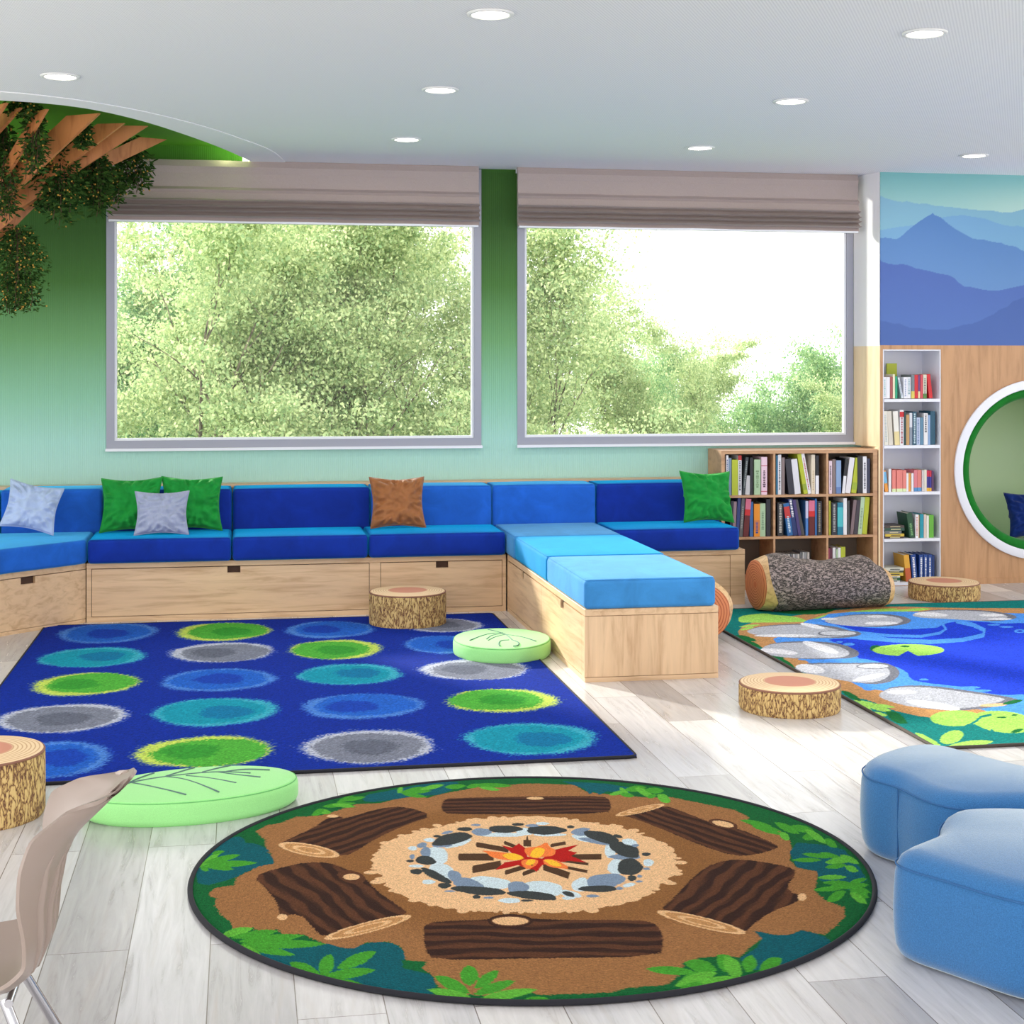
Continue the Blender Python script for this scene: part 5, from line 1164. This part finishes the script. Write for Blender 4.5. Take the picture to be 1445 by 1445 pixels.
def vine(u, v0, v1, du, Y, label, dens=1.0, shape='col', leafL=.036):
    xt, zt = wall_pt(u, v0, Y); _, zb = wall_pt(u, v1, Y); r = du*Y/2190/2; h = zt-zb; zt = min(zt, CEIL+.09)
    o = empty('hanging_vine', (xt, Y, zt), 0, label, 'plant', 'hanging vines with yellow flowers')
    ns = 12; m = MB(); lines = []
    for k in range(ns):
        a = 2*pi*k/ns+random.random(); rr = r*random.uniform(.15,.8); L_ = h*random.uniform(.65,1.0); c_ = Vector((rr*cos(a), rr*sin(a), 0))
        pts = [Vector((c_.x*min(1, t*2.5), c_.y*min(1, t*2.5), -L_*t))+Vector((random.uniform(-1,1), random.uniform(-1,1), 0))*.01 for t in [q/7 for q in range(8)]]
        m.tube(pts, .0022, 4, False); lines.append(pts)
    m.build('stems', M['vine_stem'], o, smooth=True, fix=False)
    N_ = int(1500*dens*(h*r/.06)); N_ = max(500, min(4200, N_)); Q = []; F = []
    for k in range(N_):
        p = random.choice(lines); t = random.random()**.85*6.99; i = int(t); c_ = p[i].lerp(p[i+1], t-i)
        taper = (1.0-.45*abs(t/7-.5)*2) if shape == 'col' else sin(pi*min(.97, .12+t/7*.86))**.6
        a = random.random()*2*pi; rr = r*.75*taper*sqrt(random.random()); c_ = c_+Vector((rr*cos(a), rr*sin(a), random.uniform(-.02,.02)))
        dirn = Vector((cos(a)+random.uniform(-.6,.6), sin(a)+random.uniform(-.6,.6), random.uniform(-1.0,.4))).normalized()
        sd = dirn.cross(Vector((random.uniform(-1,1), random.uniform(-1,1), random.uniform(-1,1)))).normalized()*leafL*.17; l = leafL*random.uniform(.7,1.15)
        nrm = dirn.cross(sd).normalized()*l*.08
        Q += [c_, c_+dirn*l*.35+sd+nrm, c_+dirn*l*.75+sd*.75+nrm, c_+dirn*l, c_+dirn*l*.75-sd*.75-nrm*.2, c_+dirn*l*.35-sd-nrm*.2]
        if k % 13 == 0:
            e = .0038; f0 = c_+dirn*l*.9
            for ax in (Vector((e,0,0)), Vector((0,e,0)), Vector((0,0,e))):
                bx = Vector((ax.z, ax.x, ax.y)); F += [f0-ax-bx, f0+ax-bx, f0+ax+bx, f0-ax+bx]
    link('leaves', quads_mesh('leaves', [tuple(q) for q in Q], 6), M['leaf_dark'], o)
    link('flowers', quads_mesh('flowers', [tuple(q) for q in F], 4), M['flower'], o)['kind'] = 'stuff'
vine(48, 145, 254, 34, 8.0, 'narrow hanging vine nearest the ceiling rim between the first boards', .9)
vine(85, 200, 318, 64, 8.35, 'large hanging vine below the middle boards, longest trailing tip', 1.2)
vine(62, 235, 300, 40, 8.6, 'short hanging vine behind the large one against the dark green wall', .8)
vine(138, 210, 316, 46, 8.5, 'hanging vine just left of the window frame corner', 1.2)
vine(187, 196, 275, 46, 8.85, 'hanging vine overlapping the top left of the left blind', 1.2)
vine(160, 235, 290, 30, 8.7, 'small hanging vine between the two beside the left blind', .9)
vine(8, 180, 330, 34, 8.2, 'hanging vine at the very left edge below the boards', 1.0)
vine(118, 178, 206, 16, 8.1, 'tiny vine tuft hanging between two board tips', .8)
vine(26, 322, 446, 76, 8.6, 'bushy round hanging plant with yellow flowers at the left edge', 1.7, 'ball', .026)
vine(30, 142, 160, 30, 7.9, 'small vine tuft on top of the leftmost board', .7)

# ------------------------------------------------------------------ trees outside
def tree_mesh(seed, H, R, nleaf, leaf=.052, z0=.28):
    r = random.Random(seed); g = np.random.default_rng(seed); m = MB(); tips = []
    def branch(p, d, L_, rad, lvl):
        pts = [p]; q = p.copy(); dd = d.copy(); n_ = 6
        for i in range(n_):
            dd = (dd+Vector((r.uniform(-1,1), r.uniform(-1,1), r.uniform(-.4,.7)))*.16).normalized(); q = q+dd*L_/n_; pts.append(q.copy())
        m.tube(pts, [rad*(1-.7*i/n_) for i in range(n_+1)], 7 if lvl < 2 else 4, False)
        if lvl >= 2: tips.extend(pts[2:])
        if lvl < 3:
            for k in range((7,5,4)[lvl]):
                i = r.randint(2, n_) if lvl else r.randint(2, n_); a = r.uniform(0, 2*pi); e = r.uniform(.35, 1.0)
                nd = (Vector((cos(a), sin(a), 0))*e*1.2+dd*.75+Vector((0,0,.25))).normalized()
                branch(pts[i], nd, L_*r.uniform(.5,.72), rad*(1-.7*i/n_)*.72, lvl+1)
    branch(Vector((0,0,0)), Vector((r.uniform(-.08,.08),0,1)), H*.55, H*.019, 0)
    T = np.array([tuple(t) for t in tips]); T = T[g.random(len(T)) < .62]; zmax = T[:,2].max(); T[:,2] *= H*.96/zmax; rad = np.hypot(T[:,0], T[:,1]); s = R/np.percentile(rad, 92)
    T[:,0] *= s; T[:,1] *= s
    m.v = [(x*(1+(s-1)*min(1, z/(H*.4))), y*(1+(s-1)*min(1, z/(H*.4))), z*H*.96/zmax) for x, y, z in m.v]
    idx = g.integers(0, len(T), nleaf); C = T[idx]+g.normal(0, 1, (nleaf,3))*np.array((.17,.17,.06))*g.uniform(.5,1.5,(len(T),1))[idx]; C[:,2] -= .35*((C[:,0]-T[idx,0])**2+(C[:,1]-T[idx,1])**2)
    d = g.normal(0, 1, (nleaf,3)); d[:,2] -= .3; d /= np.linalg.norm(d, axis=1)[:,None]
    n2 = g.normal(0, 1, (nleaf,3)); s2 = np.cross(d, n2); s2 /= np.linalg.norm(s2, axis=1)[:,None]
    l = leaf*g.uniform(.6,1.2,(nleaf,1)); V = np.stack([C, C+d*l*.5+s2*l*.3, C+d*l, C+d*l*.5-s2*l*.3], 1).reshape(-1, 3)
    return m, V
protos = []
for sd, H, R, nl, lm in ((1,8.2,2.5,115000,'leaf_a'), (2,8.6,2.3,115000,'leaf_a'), (5,6.4,2.3,100000,'leaf_b'), (9,8.4,1.15,60000,'leaf_a')):
    m, V = tree_mesh(sd, H, R, nl)
    o = empty('broadleaf_tree', (0,0,-4.4))
    m.build('trunk', M['trunk'], o, smooth=True, fix=False)
    link('foliage', quads_mesh('foliage', V, 4), M[lm], o)
    protos.append(o)
TG = 'trees outside the windows'; used = set()
HT = (8.2, 8.6, 6.4, 8.4)
for px, Y, k, rz, sc, zb, lab in (
    (215,17.0,0,.3,1.0,-3,'pale green tree filling the left third of the left window'),
    (420,18.0,1,1.9,1.0,-3.1,'branching tree in the middle of the left window'),
    (600,17.4,0,3.6,.98,-3,'feathery tree at the right side of the left window'),
    (310,22,1,.8,1.05,-3,'farther tree between the two nearer ones in the left window'),
    (520,22.5,2,2.5,1.25,-3,'farther darker tree behind the middle of the left window'),
    (110,21.5,2,.2,1.3,-3,'dark green tree at the far left of the left window'),
    (670,21,1,4.4,.93,-3,'tree mostly hidden behind the green pier between the windows'),
    (790,17.5,3,5.2,1.0,-3,'tall slender tree at the left of the right window'),
    (872,21.5,3,1.0,.86,-3.2,'paler slender tree beside the tall one in the right window'),
    (975,20.5,0,2.2,.68,-3.1,'low light green tree in the middle of the right window'),
    (1090,20.5,2,.6,.83,-3.1,'rounded deep green tree at the right of the right window'),
    (1190,22.5,2,4.0,.8,-3.1,'low green tree behind the right frame of the right window'),
    (1030,26,2,3.0,.84,-3.1,'distant low tree line crown in the right window'),
    (930,27,0,1.4,.68,-3.1,'distant pale crown beside the tall tree in the right window'),
    (1250,20,0,5.0,.6,-3.1,'low tree seen only at the edge of the right window')):
    o = protos[k] if k not in used else copy_tree(protos[k]); used.add(k)
    x, _ = wall_pt(px, 515, Y); dz_ = .9 if sc > .85 else .05; top = HT[k]*sc+zb; o.location = (x, Y, -4.4); o.rotation_euler = (0,0,rz); kz = (top-dz_+4.4)/HT[k]; o.scale = (sc,sc,kz)
    tag(o, lab, 'tree', TG)

# ------------------------------------------------------------------ light
w = bpy.data.worlds.new('hazy_daylight'); scene.world = w; w.use_nodes = True
bg = w.node_tree.nodes['Background']; bg.inputs['Color'].default_value = (1,.985,.965,1); bg.inputs['Strength'].default_value = 2.5
sun = bpy.data.lights.new('sun', 'SUN'); sun.energy = 6.0; sun.angle = radians(4); sun.color = (1,.95,.86)
so = bpy.data.objects.new('sun', sun); COL.objects.link(so)
so.rotation_euler = Vector((.60,-1,-.45)).to_track_quat('-Z', 'Y').to_euler()
def portal(name, loc, rot, sx, sy):
    l = bpy.data.lights.new(name, 'AREA'); l.shape = 'RECTANGLE'; l.size = sx; l.size_y = sy; l.cycles.is_portal = True
    o = bpy.data.objects.new(name, l); COL.objects.link(o); o.location = loc; o.rotation_euler = rot
portal('portal_left_window', ((W1[0]+W1[1])/2, 9.62, 1.75), (-pi/2,0,0), 2.4, 1.8)
portal('portal_right_window', ((W2[0]+W2[1])/2, 9.62, 1.75), (-pi/2,0,0), 2.4, 1.8)
portal('portal_open_side', ((XL+XR)/2, YB-.02, 1.3), (pi/2,0,0), XR-XL, 2.7)
portal('portal_open_left', (XL-.14, 3.4, 1.3), (0,-pi/2,0), 2.6, 11.6)
portal('portal_open_right', (XR+.14, 3.4, 1.3), (0,pi/2,0), 2.6, 11.6)

# ------------------------------------------------------------------ camera
cam = bpy.data.cameras.new('camera'); co = bpy.data.objects.new('camera', cam); COL.objects.link(co)
cam.sensor_width = 36; cam.lens = 36*FOC/1445; cam.shift_y = -(722.5-515)/1445; cam.clip_end = 300
co.location = (0,0,EYE); co.rotation_euler = (pi/2, 0, -YAW); scene.camera = co
scene.view_settings.view_transform = 'Standard'; scene.view_settings.look = 'None'; scene.view_settings.gamma = 1; scene.view_settings.exposure = .28
scene.view_settings.use_curve_mapping = False
scene.cycles.use_denoising = True; scene.cycles.max_bounces = 10; scene.cycles.diffuse_bounces = 5; scene.cycles.transparent_max_bounces = 12; scene.cycles.caustics_reflective = False
scene.cycles.sample_clamp_indirect = 6
